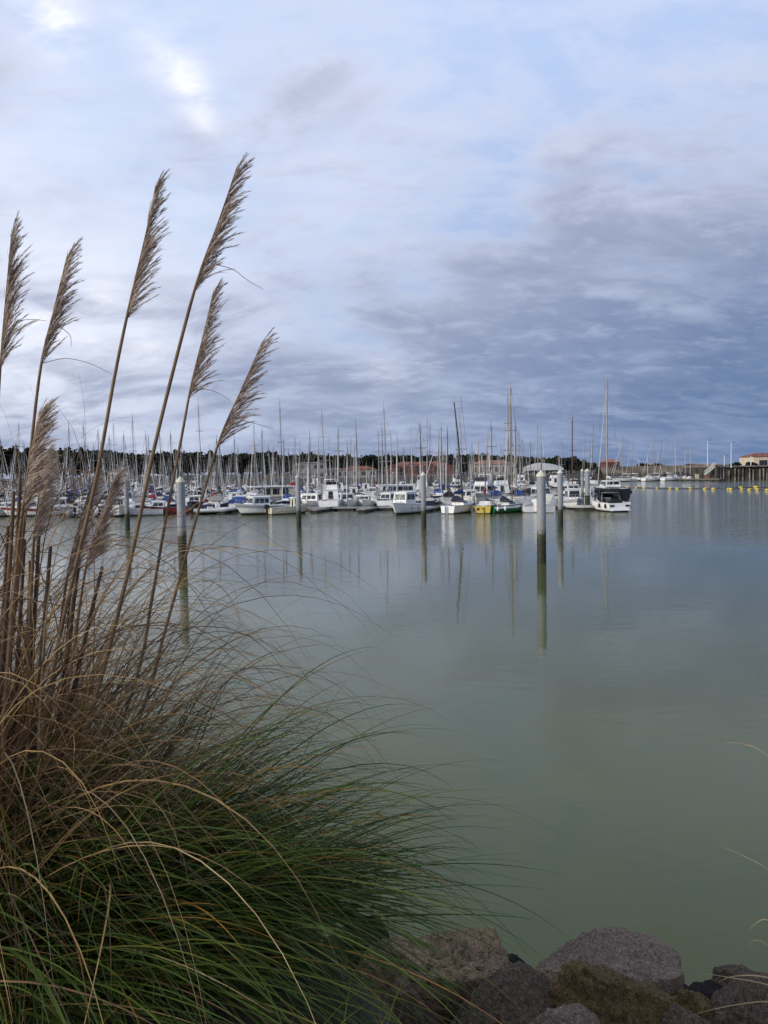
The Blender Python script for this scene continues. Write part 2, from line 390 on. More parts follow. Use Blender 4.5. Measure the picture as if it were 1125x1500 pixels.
pontoon('finger_pontoon', at_z(528, 751.5), at_z(570, 744), 1.0, 'finger pontoon reaching forward left of the pilot boat', group='finger pontoons')
pontoon('finger_pontoon', at_z(322, 753.5), at_z(356, 747), 1.0, 'finger pontoon between the inflatable boat and the white cruiser', group='finger pontoons')
pontoon('finger_pontoon', at_z(618, 751), at_z(652, 744.5), 1.0, 'finger pontoon between the tall pile and the white yacht stern', group='finger pontoons')
pc = at_z(861, 747.5)
root = empty('pontoon_end', (pc.x, pc.y, 0))
m = MB(); ring = lambda r, z: [(r*math.cos(k*math.pi/3), r*.9*math.sin(k*math.pi/3), z) for k in range(6)]
m.loft([ring(1.85, .40), ring(1.85, .62)]); m.build('walkway', M['paleconcrete'], root)
m = MB(); m.loft([ring(1.7, -.3), ring(1.7, .40)]); m.build('float', M['float'], root)
m = MB(); m.tube([(-.9, .4, .6), (-.9, .4, 1.7), (.9, .4, 1.7), (.9, .4, .6)], .05); m.tube([(.75, -.5, .6), (.8, -.4, 2.0)], .14, 8); m.build('pile_guide', M['rubber'], root)
tag(root, 'hexagonal pontoon end block carrying the thick mooring pile', 'pontoon')

# ------------------------------------------------------------------ boats
def hull_fn(L, B, F, rise=.35, tw=.8, rake=.12, full=2.2):
    def half(t):
        if t < .42:
            s = t/.42; s = s*s*(3-2*s); return B/2*(tw+(1-tw)*s)
        return B/2*max(0.015, (1-((t-.42)/.58)**full))
    def sheer(t): return F+rise*t*t
    def pt(t, rel, side):
        wf = [(0, .35), (.18, .74), (.4, .90), (.7, .97), (1, 1)]
        zb = -.25; z = zb+(sheer(t)-zb)*rel
        for (r0, a), (r1, b) in zip(wf, wf[1:]):
            if rel <= r1+1e-6: k = a+(b-a)*(rel-r0)/(r1-r0); break
        k = k**(1+1.8*t*t)
        y = -L/2+L*t-rake*L*(1-rel)*max(0, (t-.45)/.55)**1.5
        return (side*half(t)*k, y, z)
    return half, sheer, pt
RELS = [0, .18, .30, .4, .7, .86, .93, 1]
def hull(root, L, B, F, mats, rise=.35, tw=.8, rake=.12, full=2.2, deckmat='deck', well=None, stripe=None, name='hull', rail=True):
    """mats=(topside, bottom); stripe = material of a band under the sheer"""
    half, sheer, pt = hull_fn(L, B, F, rise, tw, rake, full)
    m = MB(); N = 12; T = [i/N for i in range(N+1)]; n = len(RELS)
    def mi(r): return 1 if RELS[r+1] <= .31 else (2 if stripe and .69 < RELS[r] < .87 else 0)
    for side in (1, -1):
        for i in range(N):
            for r in range(n-1):
                q = [pt(T[i], RELS[r], side), pt(T[i+1], RELS[r], side), pt(T[i+1], RELS[r+1], side), pt(T[i], RELS[r+1], side)]
                if side < 0: q.reverse()
                m.add(q, [(0, 1, 2, 3)], mi(r), True)
    tr = [pt(0, r, 1) for r in RELS]; tl = [pt(0, r, -1) for r in RELS]
    for r in range(n-1): m.add([tl[r], tr[r], tr[r+1], tl[r+1]], [(0, 1, 2, 3)], 1 if mi(r) == 1 else 0)
    fb = [pt(1, r, 1) for r in RELS]; fl = [pt(1, r, -1) for r in RELS]
    for r in range(n-1): m.add([fb[r], fl[r], fl[r+1], fb[r+1]], [(0, 1, 2, 3)], mi(r))
    hm = [M[mats[0]], M[mats[1]]]+([M[stripe]] if stripe else [])
    h = m.build(name, hm, root)
    # deck, with an open well for a cockpit
    m = MB(); wy0, wy1, ww, wd = well if well else (0, 0, 0, 0)
    for i in range(N):
        for side in (1, -1):
            a, b = pt(T[i], 1, side), pt(T[i+1], 1, side); dz = -.04
            ya, yb = a[1], b[1]; mid = (ya+yb)/2
            inw = well and wy0 <= mid <= wy1
            xa = side*min(ww/2, abs(a[0])*.8) if inw else 0; xb = side*min(ww/2, abs(b[0])*.8) if inw else 0
            q = [(xa, ya, a[2]+dz), (a[0]*.995, ya, a[2]+dz), (b[0]*.995, yb, b[2]+dz), (xb, yb, b[2]+dz)]
            m.add(q if side > 0 else q[::-1], [(0, 1, 2, 3)])
            if inw: m.add([(xa, ya, a[2]+dz), (xb, yb, b[2]+dz), (xb, yb, b[2]-wd), (xa, ya, a[2]-wd)], [(0, 1, 2, 3)])
            if inw: m.add([(0, ya, a[2]-wd), (xa, ya, a[2]-wd), (xb, yb, b[2]-wd), (0, yb, b[2]-wd)], [(0, 1, 2, 3)], 1)
    if well:
        for yy in (wy0, wy1):
            zz = sheer((yy+L/2)/L); m.add([(-ww/2, yy, zz-wd), (ww/2, yy, zz-wd), (ww/2, yy, zz-.04), (-ww/2, yy, zz-.04)], [(0, 1, 2, 3)])
    m.build('deck', [M[deckmat], M['teak']], root)
    if rail:
        m = MB()
        for side in (1, -1): m.tube([(pt(t, 1, side)[0]*1.01, pt(t, 1, side)[1], pt(t, 1, side)[2]) for t in T], .04, 5)
        m.build('rubbing_strake', M['offwhite' if mats[0] in ('white', 'offwhite', 'cream') else 'boot'], root)
    return half, sheer, pt
def frustum(m, y0, y1, w, z0, z1, fr=.4, ba=.1, tum=.86, mat=0, front=1.0):
    """cabin: base rect y0..y1 (y1 = front); roof set back fr at the front, ba at the back"""
    b = [(-w/2, y0, z0), (w/2, y0, z0), (w/2*front, y1, z0), (-w/2*front, y1, z0)]
    t = [(-w/2*tum, y0+ba, z1), (w/2*tum, y0+ba, z1), (w/2*tum*front, y1-fr, z1), (-w/2*tum*front, y1-fr, z1)]
    m.loft([b, t], mat)
    return {'front': (b[2], b[3], t[3], t[2]), 'back': (b[0], b[1], t[1], t[0]), 'right': (b[1], b[2], t[2], t[1]), 'left': (b[3], b[0], t[0], t[3])}
def windows(root, face, n, v0=.38, v1=.85, gap=.06, m='glass', u0=.05, u1=.95):
    w = (u1-u0)/n
    for i in range(n):
        b = MB(); b.pane(face, u0+i*w+gap*w, u0+(i+1)*w-gap*w, v0, v1); b.build('window', M[m], root)
def roof(root, y0, y1, w, z, m='white', over=.12, th=.07, crown=.06):
    b = MB(); rings = []
    for y in (y0-over, (y0+y1)/2, y1+over*1.5):
        rings.append([(-w/2, y, z), (w/2, y, z), (w/2, y, z+th), (w/4, y, z+th+crown), (-w/4, y, z+th+crown), (-w/2, y, z+th)])
    b.loft(rings); return b.build('roof', M[m], root)
def guard(root, pt, t0, t1, h, n=5, mt='steel', r=.018, both=True, across=False):
    b = MB(); T = [t0+(t1-t0)*i/n for i in range(n+1)]
    for side in (1, -1):
        P = [Vector(pt(t, 1, side)) for t in T]; P = [Vector((p.x*.93, p.y-.05*(p.y > 0), p.z)) for p in P]
        b.tube([p+Vector((0, 0, h)) for p in P], r, 5); b.tube([p+Vector((0, 0, h*.5)) for p in P], r*.6, 4)
        for p in P: b.tube([p, p+Vector((0, 0, h))], r, 4)
    if across:
        p, q = Vector(pt(t1, 1, 1)), Vector(pt(t1, 1, -1)); b.tube([(p.x*.93, p.y-.05, p.z+h), (0, p.y+.2, p.z+h), (q.x*.93, q.y-.05, q.z+h)], r, 5)
    return b.build('guard_rail', M[mt], root)
def outboard(root, y, z, cowl='rubber', s=1.0, x=0.0):
    m = MB(); m.loft([[(x-.17*s, y-.55*s, z+.25*s), (x+.17*s, y-.55*s, z+.25*s), (x+.17*s, y-.02, z+.30*s), (x-.17*s, y-.02, z+.30*s)], [(x-.19*s, y-.6*s, z+.55*s), (x+.19*s, y-.6*s, z+.55*s), (x+.19*s, y, z+.6*s), (x-.19*s, y, z+.6*s)], [(x-.13*s, y-.5*s, z+.85*s), (x+.13*s, y-.5*s, z+.85*s), (x+.13*s, y-.1*s, z+.8*s), (x-.13*s, y-.1*s, z+.8*s)]])
    m.box((x, y-.28*s, z-.25*s), (.13*s, .26*s, 1.0*s)); m.box((x, y-.3*s, z-.62*s), (.10*s, .5*s, .08*s))
    return m.build('outboard_motor', M[cowl], root)
def fenders(root, pt, ts, side, mt='offwhite'):
    for t in ts:
        p = pt(t, .8, side); m = MB(); m.ball((p[0]*1.08, p[1], p[2]-.1), .14, 0, 8, 6, (1, 1, 2.0)); m.tube([(p[0]*1.06, p[1], p[2]+.1), (p[0]*.98, p[1], p[2]+.55)], .012, 4)
        m.build('fender', M[mt], root)
def mast_set(root, y, z0, H, mt='alu', r=.085, spread=2, sp=.9, boom=3.2, boomz=1.2, cover='cv_blue', L=9.0, F=1.0, B=3.0, jib='sail', lean=0.0, wires=True, covh=.24):
    m = MB(); m.tube([(0, y, z0), (lean*.52, y, z0+(H-z0)*.6), (lean, y-.1, H)], [r, r*.95, r*.6], 6)
    for i in range(spread):
        zz = z0+(H-z0)*(.52 if spread == 1 else (.38, .68)[i]); k = sp*(1-.2*i)
        m.tube([(-k, y-.15, zz), (0, y, zz+.05), (k, y-.15, zz)], .035, 4)
    m.tube([(0, y-.1, H), (0, y-.1, H+.7)], .02, 4); m.tube([(0, y-.1, H), (0, y+.35, H+.12)], .02, 4); m.ball((0, y+.1, z0+(H-z0)*.5), .09, 0, 6, 4)
    mo = m.build('mast', M[mt], root)
    if wires:
        m = MB(); w = .012
        m.tube([(0, y, H-.1), (0, L/2-.1, F+.5)], w, 3); m.tube([(0, y-.1, H), (0, -L/2+.1, F+.3)], w, 3)
        for sd in (1, -1):
            m.tube([(0, y, H-.2), (sd*sp*.8, y-.15, z0+(H-z0)*(.68 if spread == 2 else .52)), (sd*B*.46, y-.2, F)], w, 3)
            m.tube([(0, y, z0+(H-z0)*.5), (sd*B*.46, y-.4, F)], w, 3)
        m.build('rigging', M['wire'], root)
    if jib:
        m = MB(); a = Vector((0, L/2-.1, F+.6)); b = Vector((0, y, H-.3))
        m.tube([along(a, b, 0), along(a, b, .1), along(a, b, .5), along(a, b, .92)], [.03, .065, .055, .02], 6); m.build('furled_jib', M[jib], root)
    if boom:
        m = MB(); zb = z0+boomz; m.tube([(0, y-.05, zb), (0, y-boom, zb)], .06, 6); m.build('boom', M[mt], root)
        if cover:
            m = MB(); rings = []
            for i in range(7):
                k = i/6; hh = covh*(1.5-.9*k)*(1+.12*math.sin(k*9)); yy = y-.1-(boom-.3)*k
                rings.append([(.13*math.cos(a)*(1.2-.4*k), yy, zb+.06+hh*(.5+.5*math.sin(a))) for a in [q*math.pi/4 for q in range(8)]])
            m.loft(rings, 0, smooth=True); m.build('sail_cover', M[cover], root)
    return mo
def sprayhood(root, y, w, z, m='cv_navy', l=1.2, h=.75):
    b = MB(); rings = []
    for k in range(5):
        a = math.pi/2*k/4; yy = y+l*(1-math.sin(a)); hh = h*math.sin(a)+.02
        rings.append([(w/2*math.cos(q)*(1 if True else 1), yy, z+hh*math.sin(q)) for q in [math.pi*i/6 for i in range(7)]])
    b.loft(rings, closed=False, cap0=False, cap1=False, smooth=True); b.add(rings[-1], [tuple(range(7))]); return b.build('sprayhood', M[m], root)

def sail_yacht(L=9.5, B=3.1, top='white', bottom='boot', mast='alu', H=13.0, cover='cv_blue', hood='cv_blue', stripe=None, jib='sail', fine=True, cab='white', lean=0.0, spread=2, dk='deck', name='sailing_yacht', mr=.075, boom=None, keepglass=True, covh=.24, F=None):
    root = empty(name); F = F or .62+.045*L
    half, sheer, pt = hull(root, L, B, F, (top, bottom), rise=.32, tw=.66, rake=.13, full=2.0, deckmat=dk, well=(-L*.42, -L*.12, B*.5, .45), stripe=stripe, rail=fine)
    m = MB(); f = frustum(m, -L*.12, L*.24, B*.60, F+.0, F+.48, .7, .05, .82, front=.55); m.build('coachroof', M[cab], root)
    if keepglass:
        for sd in ('left', 'right'): b = MB(); b.pane(f[sd], .15, .75, .35, .75) if sd == 'right' else b.pane(f[sd], .25, .85, .35, .75); b.build('window', M['glass'], root)
    if hood: sprayhood(root, -L*.16, B*.58, F+.40, hood)
    if fine:
        guard(root, pt, .05, .95, .55, 7, across=True)
        m = MB(); m.box((0, -L/2-.08, F*.35), (.05, .22, F*1.1)); m.tube([(0, -L/2, F*.9), (0, -L/2+.9, F*1.05)], .025, 5); m.build('rudder', M[top], root)
    mast_set(root, L*.08, F+.46, H, mast, mr, spread, B*.30, boom or L*.36, .95, cover, L, F, B, jib, lean, True, covh)
    return root
def motor_cruiser(L=6.8, B=2.6, top='white', bottom='boot', F=.95, cab=(-.12, .26), ch=1.25, nside=3, nfront=2, glass='glass', stripe=None, deckh=.0, rail=True, outb=None, fly=False, name='motor_boat', roofm='white', canopy=None, rise=.45, v0=.38):
    root = empty(name)
    half, sheer, pt = hull(root, L, B, F, (top, bottom), rise=rise, tw=.88, rake=.16, full=2.4, well=(-L*.44, L*(cab[0]-.02), B*.66, .5), stripe=stripe)
    # low foredeck trunk then the wheelhouse
    m = MB(); zt = F+.10
    frustum(m, L*cab[1]-.3, L*.40, B*.62, F, F+rise*.4+.28, .9, .0, .8, front=.5); m.build('foredeck_trunk', M[top if top in ('white', 'offwhite', 'cream') else 'white'], root)
    y0, y1 = L*cab[0], L*cab[1]; w = B*.74
    m = MB(); f = frustum(m, y0, y1, w, F-.05, F+ch, .42, .05, .86, front=.9); m.build('cabin', M['white' if top not in ('cream',) else 'cream'], root)
    windows(root, f['front'], nfront, v0, .88, .05, glass); windows(root, f['right'], nside, v0, .86, .06, 'glass', .06, .9); windows(root, f['left'], nside, v0, .86, .06, 'glass', .1, .94)
    b = MB(); b.pane(f['back'], .35, .65, .1, .86); b.build('door', M['glass'], root)
    roof(root, y0, y1-.42, w*.92, F+ch-.01, roofm)
    if fly:
        m = MB(); frustum(m, y0+.3, y1-.8, w*.8, F+ch+.1, F+ch+.7, .3, .0, .9); m.build('flybridge', M['white'], root)
        m = MB(); m.pane(((w*.4, y1-.7, F+ch+.6), (-w*.4, y1-.7, F+ch+.6), (-w*.35, y1-1.0, F+ch+1.1), (w*.35, y1-1.0, F+ch+1.1)), 0, 1, 0, 1); m.build('windscreen', M['glass'], root)
        m = MB(); m.tube([(-w*.4, y0+.2, F+ch), (-w*.36, y0, F+ch+1.5), (w*.36, y0, F+ch+1.5), (w*.4, y0+.2, F+ch)], .06, 6); m.build('radar_arch', M['white'], root)
    if rail: guard(root, pt, .52, .96, .5, 5, across=True)
    if outb: outboard(root, -L/2, F*.55, outb, 1.0)
    m = MB(); m.tube([(.3, y0+.4, F+ch), (.3, y0+.2, F+ch+1.7)], .018, 4); m.tube([(-.2, y0+.5, F+ch), (-.2, y0+.5, F+ch+.7)], .03, 4); m.ball((-.2, y0+.5, F+ch+.7), .1, 0, 6, 4); m.build('aerial', M['mast_white'], root)
    if canopy:
        m = MB(); z = F+ch-.1; rg = []
        for yy, hh in ((y0, 0), (y0-L*.15, .05), (-L*.44, -.25)): rg.append([(B*.40*math.cos(q), yy, F+.1+(z-F+hh)*max(0, math.sin(q))**.5) for q in [math.pi*i/8 for i in range(9)]])
        m.loft(rg, closed=False, cap0=False, cap1=False); m.add(rg[-1], [tuple(range(9))]); m.build('canopy', M[canopy], root)
    return root, pt, F
def put(root, px, wy, heading, label, cat, group=None):
    p = at_z(px, wy); root.location = (p.x, p.y, 0); root.rotation_euler = (0, 0, R(heading)); tag(root, label, cat, group); return root
FRONT = 'boats moored at the front pontoon'
# --- the boats one can single out at the front pontoon
r, pt, F = motor_cruiser(7.6, 2.8, 'white', nside=3, nfront=3, F=1.05, ch=1.15, cab=(-.10, .24), stripe='greyhull'); fenders(r, pt, (.2, .3, .38), 1, 'blue')
put(r, 384, 753, 122, 'white motor cruiser with four dark cabin windows, bow to the left', 'motor boat', FRONT)
r, pt, F = motor_cruiser(5.6, 2.2, 'cream', F=.85, ch=1.15, cab=(.06, .30), nside=1, nfront=1, outb='rubber', rail=False)
put(r, 425, 752.5, -62, 'small cream boat with black outboard tilted at its stern', 'motor boat', FRONT)
r, pt, F = motor_cruiser(6.6, 2.75, 'white', F=1.15, ch=1.45, cab=(-.14, .26), nside=2, nfront=2, glass='glass_green', rise=.3, v0=.42); fenders(r, pt, (.35, .6), -1)
put(r, 594, 752.5, 152, 'white pilot boat with two big square front windows', 'motor boat', FRONT)
r = sail_yacht(7.6, 2.7, 'white', mast='mast_dark', H=13.6, cover='cv_blue', hood='cv_navy', stripe='offwhite', jib=None, lean=-.95, spread=1, mr=.13)
m = MB(); m.box((-.2, -3.92, .48), (.16, .05, .9)); m.build('stern_flash', M['blue'], r)
put(r, 675, 750.5, -30, 'white yacht with blue stern flash and leaning dark mast', 'sailing yacht', FRONT)
r = sail_yacht(6.0, 2.6, 'yellow', 'boot', mast='mast_brown', H=6.0, cover='cv_red', hood=None, jib=None, cab='white', spread=0, mr=.06, boom=2.6, covh=.5)
m = MB(); m.box((-.62, -3.02, .55), (.30, .04, .28)); m.build('porthole', M['glass'], r); m = MB(); m.box((-.1, -3.02, .60), (.22, .04, .14)); m.build('porthole', M['glass'], r)
put(r, 711, 750.5, -12, 'small yellow sailing boat with red sail bundle and white cabin', 'sailing boat', FRONT)
r = sail_yacht(5.8, 2.4, 'green', 'boot', mast='mast_varnish', H=15.0, cover=None, hood='cv_navy', jib=None, cab='white', spread=1, mr=.075, boom=None, stripe='white')
fenders(r, hull_fn(5.8, 2.4, .88)[2], (.04, .22), 1, 'white'); fenders(r, hull_fn(5.8, 2.4, .88)[2], (.1, .3), -1, 'white')
put(r, 746, 750.5, -58, 'dark green sailing boat with white cabin and pale fenders', 'sailing boat', FRONT)
def covered(L, B, cv, name='covered_boat', top='white'):
    root = empty(name); half, sheer, pt = hull(root, L, B, .7, (top, 'boot'), rise=.3, tw=.8)
    m = MB(); rg = []
    for i in range(9):
        t = .02+.94*i/8; hw = half(t)*1.02; z = sheer(t); k = math.sin(math.pi*min(1, (i+.8)/8.6))
        rg.append([(hw*math.cos(q), pt(t, 1, 1)[1], z-.1+(.22+.75*k)*max(0, math.sin(q))) for q in [math.pi*j/8 for j in range(9)]])
    m.loft(rg, closed=False, cap0=False, cap1=False, smooth=True); m.add(rg[0], [tuple(range(9))[::-1]]); m.add(rg[-1], [tuple(range(9))])
    m.build('boat_cover', M[cv], root); return root
put(covered(5.4, 2.2, 'cv_grey'), 768, 749, 8, 'small boat under a grey cover right of the green boat', 'covered boat', FRONT)
put(covered(5.0, 2.3, 'sail'), 787, 749.5, 20, 'small boat under a white cover behind the stout rusty pile', 'covered boat', FRONT)
r, pt, F = motor_cruiser(6.8, 2.6, 'white', F=1.0, ch=1.5, cab=(-.12, .22), nside=2, nfront=1, stripe='greyhull')
put(r, 839, 745, 176, 'white cabin boat with one wide windscreen facing the camera', 'motor boat', FRONT)
# sport cruiser, stern to the camera
def sport_cruiser():
    root = empty('sport_cruiser'); L, B, F = 6.8, 3.0, 1.05
    half, sheer, pt = hull(root, L, B, F, ('white', 'boot'), rise=.45, tw=.93, rake=.18, full=2.3, well=(-L*.40, L*.02, B*.62, .55), stripe=None)
    for sd in (-1, 1): m = MB(); m.box((sd*.98, -L/2-.02, .72), (.52, .05, .22)); m.build('stern_vent', M['glass'], root)
    m = MB(); m.box((0, -L/2-.25, .22), (2.3, .6, .10)); m.build('swim_platform', M['white'], root)
    m = MB(); m.box((0, -L*.36, F+.05), (1.5, .5, .5)); m.box((-.7, -L*.1, F+.1), (.5, .5, .7)); m.box((.7, -L*.1, F+.1), (.5, .5, .7)); m.build('cockpit_seat', M['cv_black'], root)
    m = MB(); f = frustum(m, L*.0, L*.36, B*.62, F, F+.55, 1.2, 0, .8, front=.5); m.build('foredeck_trunk', M['white'], root)
    m = MB(); q = [(-1.05, L*.02, F+.2), (1.05, L*.02, F+.2)]
    for a, b in (((1.1, -L*.12, F+.05), (.75, L*.10, F+.3)), ((.75, L*.10, F+.3), (-.75, L*.10, F+.3)), ((-.75, L*.10, F+.3), (-1.1, -L*.12, F+.05))):
        a, b = Vector(a), Vector(b); m.pane((a, b, b*.94+Vector((0, -.25, .75)), a*.96+Vector((0, -.1, .75))), 0, 1, 0, 1)
    m.build('windscreen', M['glass'], root)
    m = MB(); m.tube([(-1.25, -L*.22, F), (-1.05, -L*.16, F+1.15), (1.05, -L*.16, F+1.15), (1.25, -L*.22, F)], .05, 6); m.build('arch', M['steel'], root)
    m = MB(); m.loft([[(-1.15, -L*.18, F+1.02), (1.15, -L*.18, F+1.02), (1.15, -L*.18, F+1.14), (-1.15, -L*.18, F+1.14)], [(-1.0, L*.06, F+.98), (1.0, L*.06, F+.98), (1.0, L*.06, F+1.10), (-1.0, L*.06, F+1.10)]]); m.build('bimini', M['cv_black'], root)
    guard(root, pt, .5, .96, .4, 5, across=True); fenders(root, pt, (.1, .3), -1, 'rubber')
    return root
put(sport_cruiser(), 887, 748, 12, 'white sport cruiser with black bimini, stern to the camera', 'motor boat', FRONT)
# big black-hulled ketch-like yacht behind it
r = sail_yacht(11.0, 4.2, 'black', 'boot', mast='mast_white', H=18.6, cover='sail', hood='cv_black', jib='sail', cab='white', mr=.14, spread=2, F=2.1)
m = MB(); m.tube([(-1.7, -5.1, 2.1), (-1.6, -5.2, 3.7), (1.6, -5.2, 3.7), (1.7, -5.1, 2.1)], .06, 6); m.box((0, -5.2, 3.78), (3.3, .9, .06)); m.build('stern_arch', M['steel'], r)
m = MB(); f = frustum(m, -2.0, 1.2, 2.3, 2.3, 3.25, .7, .1, .85); m.build('deckhouse', M['white'], r); windows(r, f['right'], 3); windows(r, f['left'], 3); windows(r, f['back'], 2)
fenders(r, hull_fn(11, 4.2, 2.1)[2], (.1, .3, .5), 1, 'rubber'); fenders(r, hull_fn(11, 4.2, 2.1)[2], (.1, .3, .5), -1, 'rubber')
put(r, 892, 735, 2, 'big black-hulled yacht with the tallest white mast', 'sailing yacht')
# red low boat, inflatable at the left
r, pt, F = motor_cruiser(7.0, 2.5, 'red', F=.85, ch=.8, cab=(-.05, .22), nside=2, nfront=2, rail=False)
put(r, 238, 753, 100, 'dark red low boat with white cabin behind the pampas stalks', 'motor boat', FRONT)
def rib(top='offwhite'):
    root = empty('inflatable_boat'); L, B = 5.8, 2.2; m = MB()
    P = [(-.85, -L/2, .45), (-.9, 0, .48), (-.75, L*.28, .58), (-.35, L*.45, .72), (0, L*.5, .78), (.35, L*.45, .72), (.75, L*.28, .58), (.9, 0, .48), (.85, -L/2, .45)]
    m.tube(P, [.18]+[.25]*7+[.18], 10); m.build('tube', M[top], root)
    m = MB(); m.loft([[(-.7, -L*.48, .3), (.7, -L*.48, .3), (0, -L*.48, -.2)], [(-.7, L*.2, .4), (.7, L*.2, .4), (0, L*.2, -.1)], [(-.1, L*.46, .6), (.1, L*.46, .6), (0, L*.46, .4)]]); m.build('hull', M['boot'], root)
    m = MB(); m.box((0, .1, .95), (.7, .6, .9), taper=.8); m.box((0, -.9, .7), (.6, .7, .5)); m.build('console', M['white'], root)
    m = MB(); m.pane(((.3, .42, 1.35), (-.3, .42, 1.35), (-.25, .25, 1.75), (.25, .25, 1.75)), 0, 1, 0, 1); m.build('windscreen', M['glass'], root)
    outboard(root, -L/2, .5, 'rubber', 1.1); return root
put(rib('offwhite'), 318, 752.5, -66, 'pale inflatable boat with black outboard on its left end', 'inflatable boat', FRONT)
# --- boats just behind the front pontoon
BEH = 'boats just behind the front pontoon'
r, pt, F = motor_cruiser(7.2, 2.7, 'white', F=1.0, ch=1.05, cab=(-.14, .24), nside=2, nfront=1); put(r, 505, 744, 135, 'white motor boat with broad pale windscreen above the empty berth', 'motor boat', BEH)
r, pt, F = motor_cruiser(5.2, 2.2, 'white', F=.8, ch=.85, cab=(-.1, .2), nside=1, nfront=2, rail=False); put(r, 535, 743, 172, 'small white boat facing the camera right of the empty berth', 'motor boat', BEH)
r, pt, F = motor_cruiser(6.6, 2.6, 'greyhull', F=.95, ch=1.1, cab=(-.1, .2), nside=2, nfront=2); put(r, 570, 743.5, 150, 'grey-hulled boat with dark windscreen left of the pilot boat', 'motor boat', BEH)
r, pt, F = motor_cruiser(12.5, 4.0, 'white', F=1.5, ch=1.4, cab=(-.30, .22), nside=6, nfront=2, rail=True); put(r, 574, 736, 104, 'long white motor yacht with a row of dark side windows', 'motor boat')
r, pt, F = motor_cruiser(9.0, 3.3, 'offwhite', F=1.5, ch=1.5, cab=(-.16, .20), nside=2, nfront=2, fly=True, stripe='greyhull'); put(r, 707, 740, 160, 'white flybridge cruiser behind the small yellow boat', 'motor boat', BEH)
r = sail_yacht(10.0, 3.6, 'offwhite', 'boot', mast='alu', H=15.2, cover='cv_cream', hood='cv_black'); m = MB(); m.box((0, -5.03, .75), (2.0, .06, .35)); m.build('stern_vent', M['greyhull'], r)
put(r, 751, 739.5, 6, 'broad white yacht with grey stern panel behind the green boat', 'sailing yacht', BEH)
def houseboat():
    root = empty('houseboat'); L, B = 9.0, 3.8; hull(root, L, B, 1.3, ('greyhull', 'boot'), rise=.2, tw=.95, rake=.06, full=4)
    m = MB(); m.box((0, -1.0, 1.95), (3.1, 5.2, 1.9)); m.build('cabin', M['cream'], root)
    for i in range(3):
        for sd in (-1, 1): m = MB(); m.box((sd*1.56, -2.6+i*1.5, 2.2), (.05, 1.1, 1.0)); m.build('window', M['glass'], root)
    m = MB(); m.box((0, -3.63, 2.1), (2.4, .05, 1.3)); m.build('door', M['glass'], root)
    m = MB(); m.box((0, -1.4, 3.02), (3.9, 7.4, .16)); m.build('roof', M['white'], root)
    m = MB()
    for sx in (-1, 1):
        for y in (-4.9, 2.1): m.tube([(sx*1.8, y, 1.2), (sx*1.8, y, 2.95)], .05, 5)
    m.build('roof_post', M['white'], root); m = MB(); m.box((.6, 1.9, 3.35), (1.0, .8, .5)); m.build('roof_locker', M['cv_red'], root); return root
put(houseboat(), 412, 738.5, -72, 'houseboat with flat white roof and dark windows left of the pile', 'houseboat')
r, pt, F = motor_cruiser(7.5, 2.8, 'white', F=1.0, ch=1.1, cab=(-.2, .2), nside=3, nfront=2); put(r, 455, 745, 70, 'white cabin boat behind the pile near the cream boat', 'motor boat', BEH)
r = sail_yacht(8.4, 2.8, 'red', 'boot', mast='alu', H=12.4, cover='cv_blue', hood=None, stripe='white', jib='sail'); put(r, 653, 735, 75, 'red-hulled yacht with white band and bright blue sail cover', 'sailing yacht')
r, pt, F = motor_cruiser(7.8, 2.9, 'white', F=1.05, ch=1.35, cab=(-.1, .25), nside=2, nfront=2, canopy='cv_black'); put(r, 790, 738, 200, 'white motor boat with black canopy behind the covered boats', 'motor boat', BEH)
r, pt, F = motor_cruiser(8.0, 3.0, 'white', F=1.1, ch=1.5, cab=(-.16, .2), nside=2, nfront=2, canopy='cv_red', stripe='navy'); put(r, 836, 734, 185, 'white boat with red-brown canopy behind the wide-windscreen cabin boat', 'motor boat', BEH)
r = sail_yacht(9.6, 3.1, 'white', 'antifoul_red', mast='mast_brown', H=15.8, cover='cv_navy', hood='cv_navy', jib=None, mr=.14, spread=1); put(r, 842, 722, 25, 'yacht with thick brown mast and crossbar between the two piles', 'sailing yacht')
# left front berths
r, pt, F = motor_cruiser(6.0, 2.4, 'white', F=.9, ch=.9, cab=(-.1, .2), nside=1, nfront=2, outb='rubber'); put(r, 12, 756, 150, 'white boat cut by the left picture edge', 'motor boat', FRONT)
r, pt, F = motor_cruiser(7.4, 2.7, 'white', F=1.0, ch=1.0, cab=(-.14, .22), nside=2, nfront=2, stripe='red'); put(r, 45, 756, 108, 'white boat with red band beside the leftmost pampas stalks', 'motor boat', FRONT)
r, pt, F = motor_cruiser(8.0, 2.9, 'offwhite', F=1.1, ch=1.15, cab=(-.12, .22), nside=3, nfront=2, stripe='cv_lightblue' if False else 'greyhull'); put(r, 86, 754.5, 118, 'pale cruiser with grey band right of the fluffy low plume', 'motor boat', FRONT)
put(rib('cv_grey'), 111, 757, 20, 'grey inflatable with outboard left of the two low plumes', 'inflatable boat', FRONT)
put(rib('black'), 140, 757, 12, 'black inflatable between the two low plumes', 'inflatable boat', FRONT)
r, pt, F = motor_cruiser(7.0, 2.7, 'white', F=1.05, ch=1.25, cab=(-.12, .22), nside=2, nfront=1); put(r, 171, 756, 205, 'white boat with dark waterline just left of the far left pile', 'motor boat', FRONT)
r, pt, F = motor_cruiser(5.6, 2.2, 'white', F=.75, ch=.7, cab=(-.05, .2), nside=1, nfront=1, rail=False); put(r, 206, 755, 110, 'small low white boat between far left pile and the red boat', 'motor boat', FRONT)

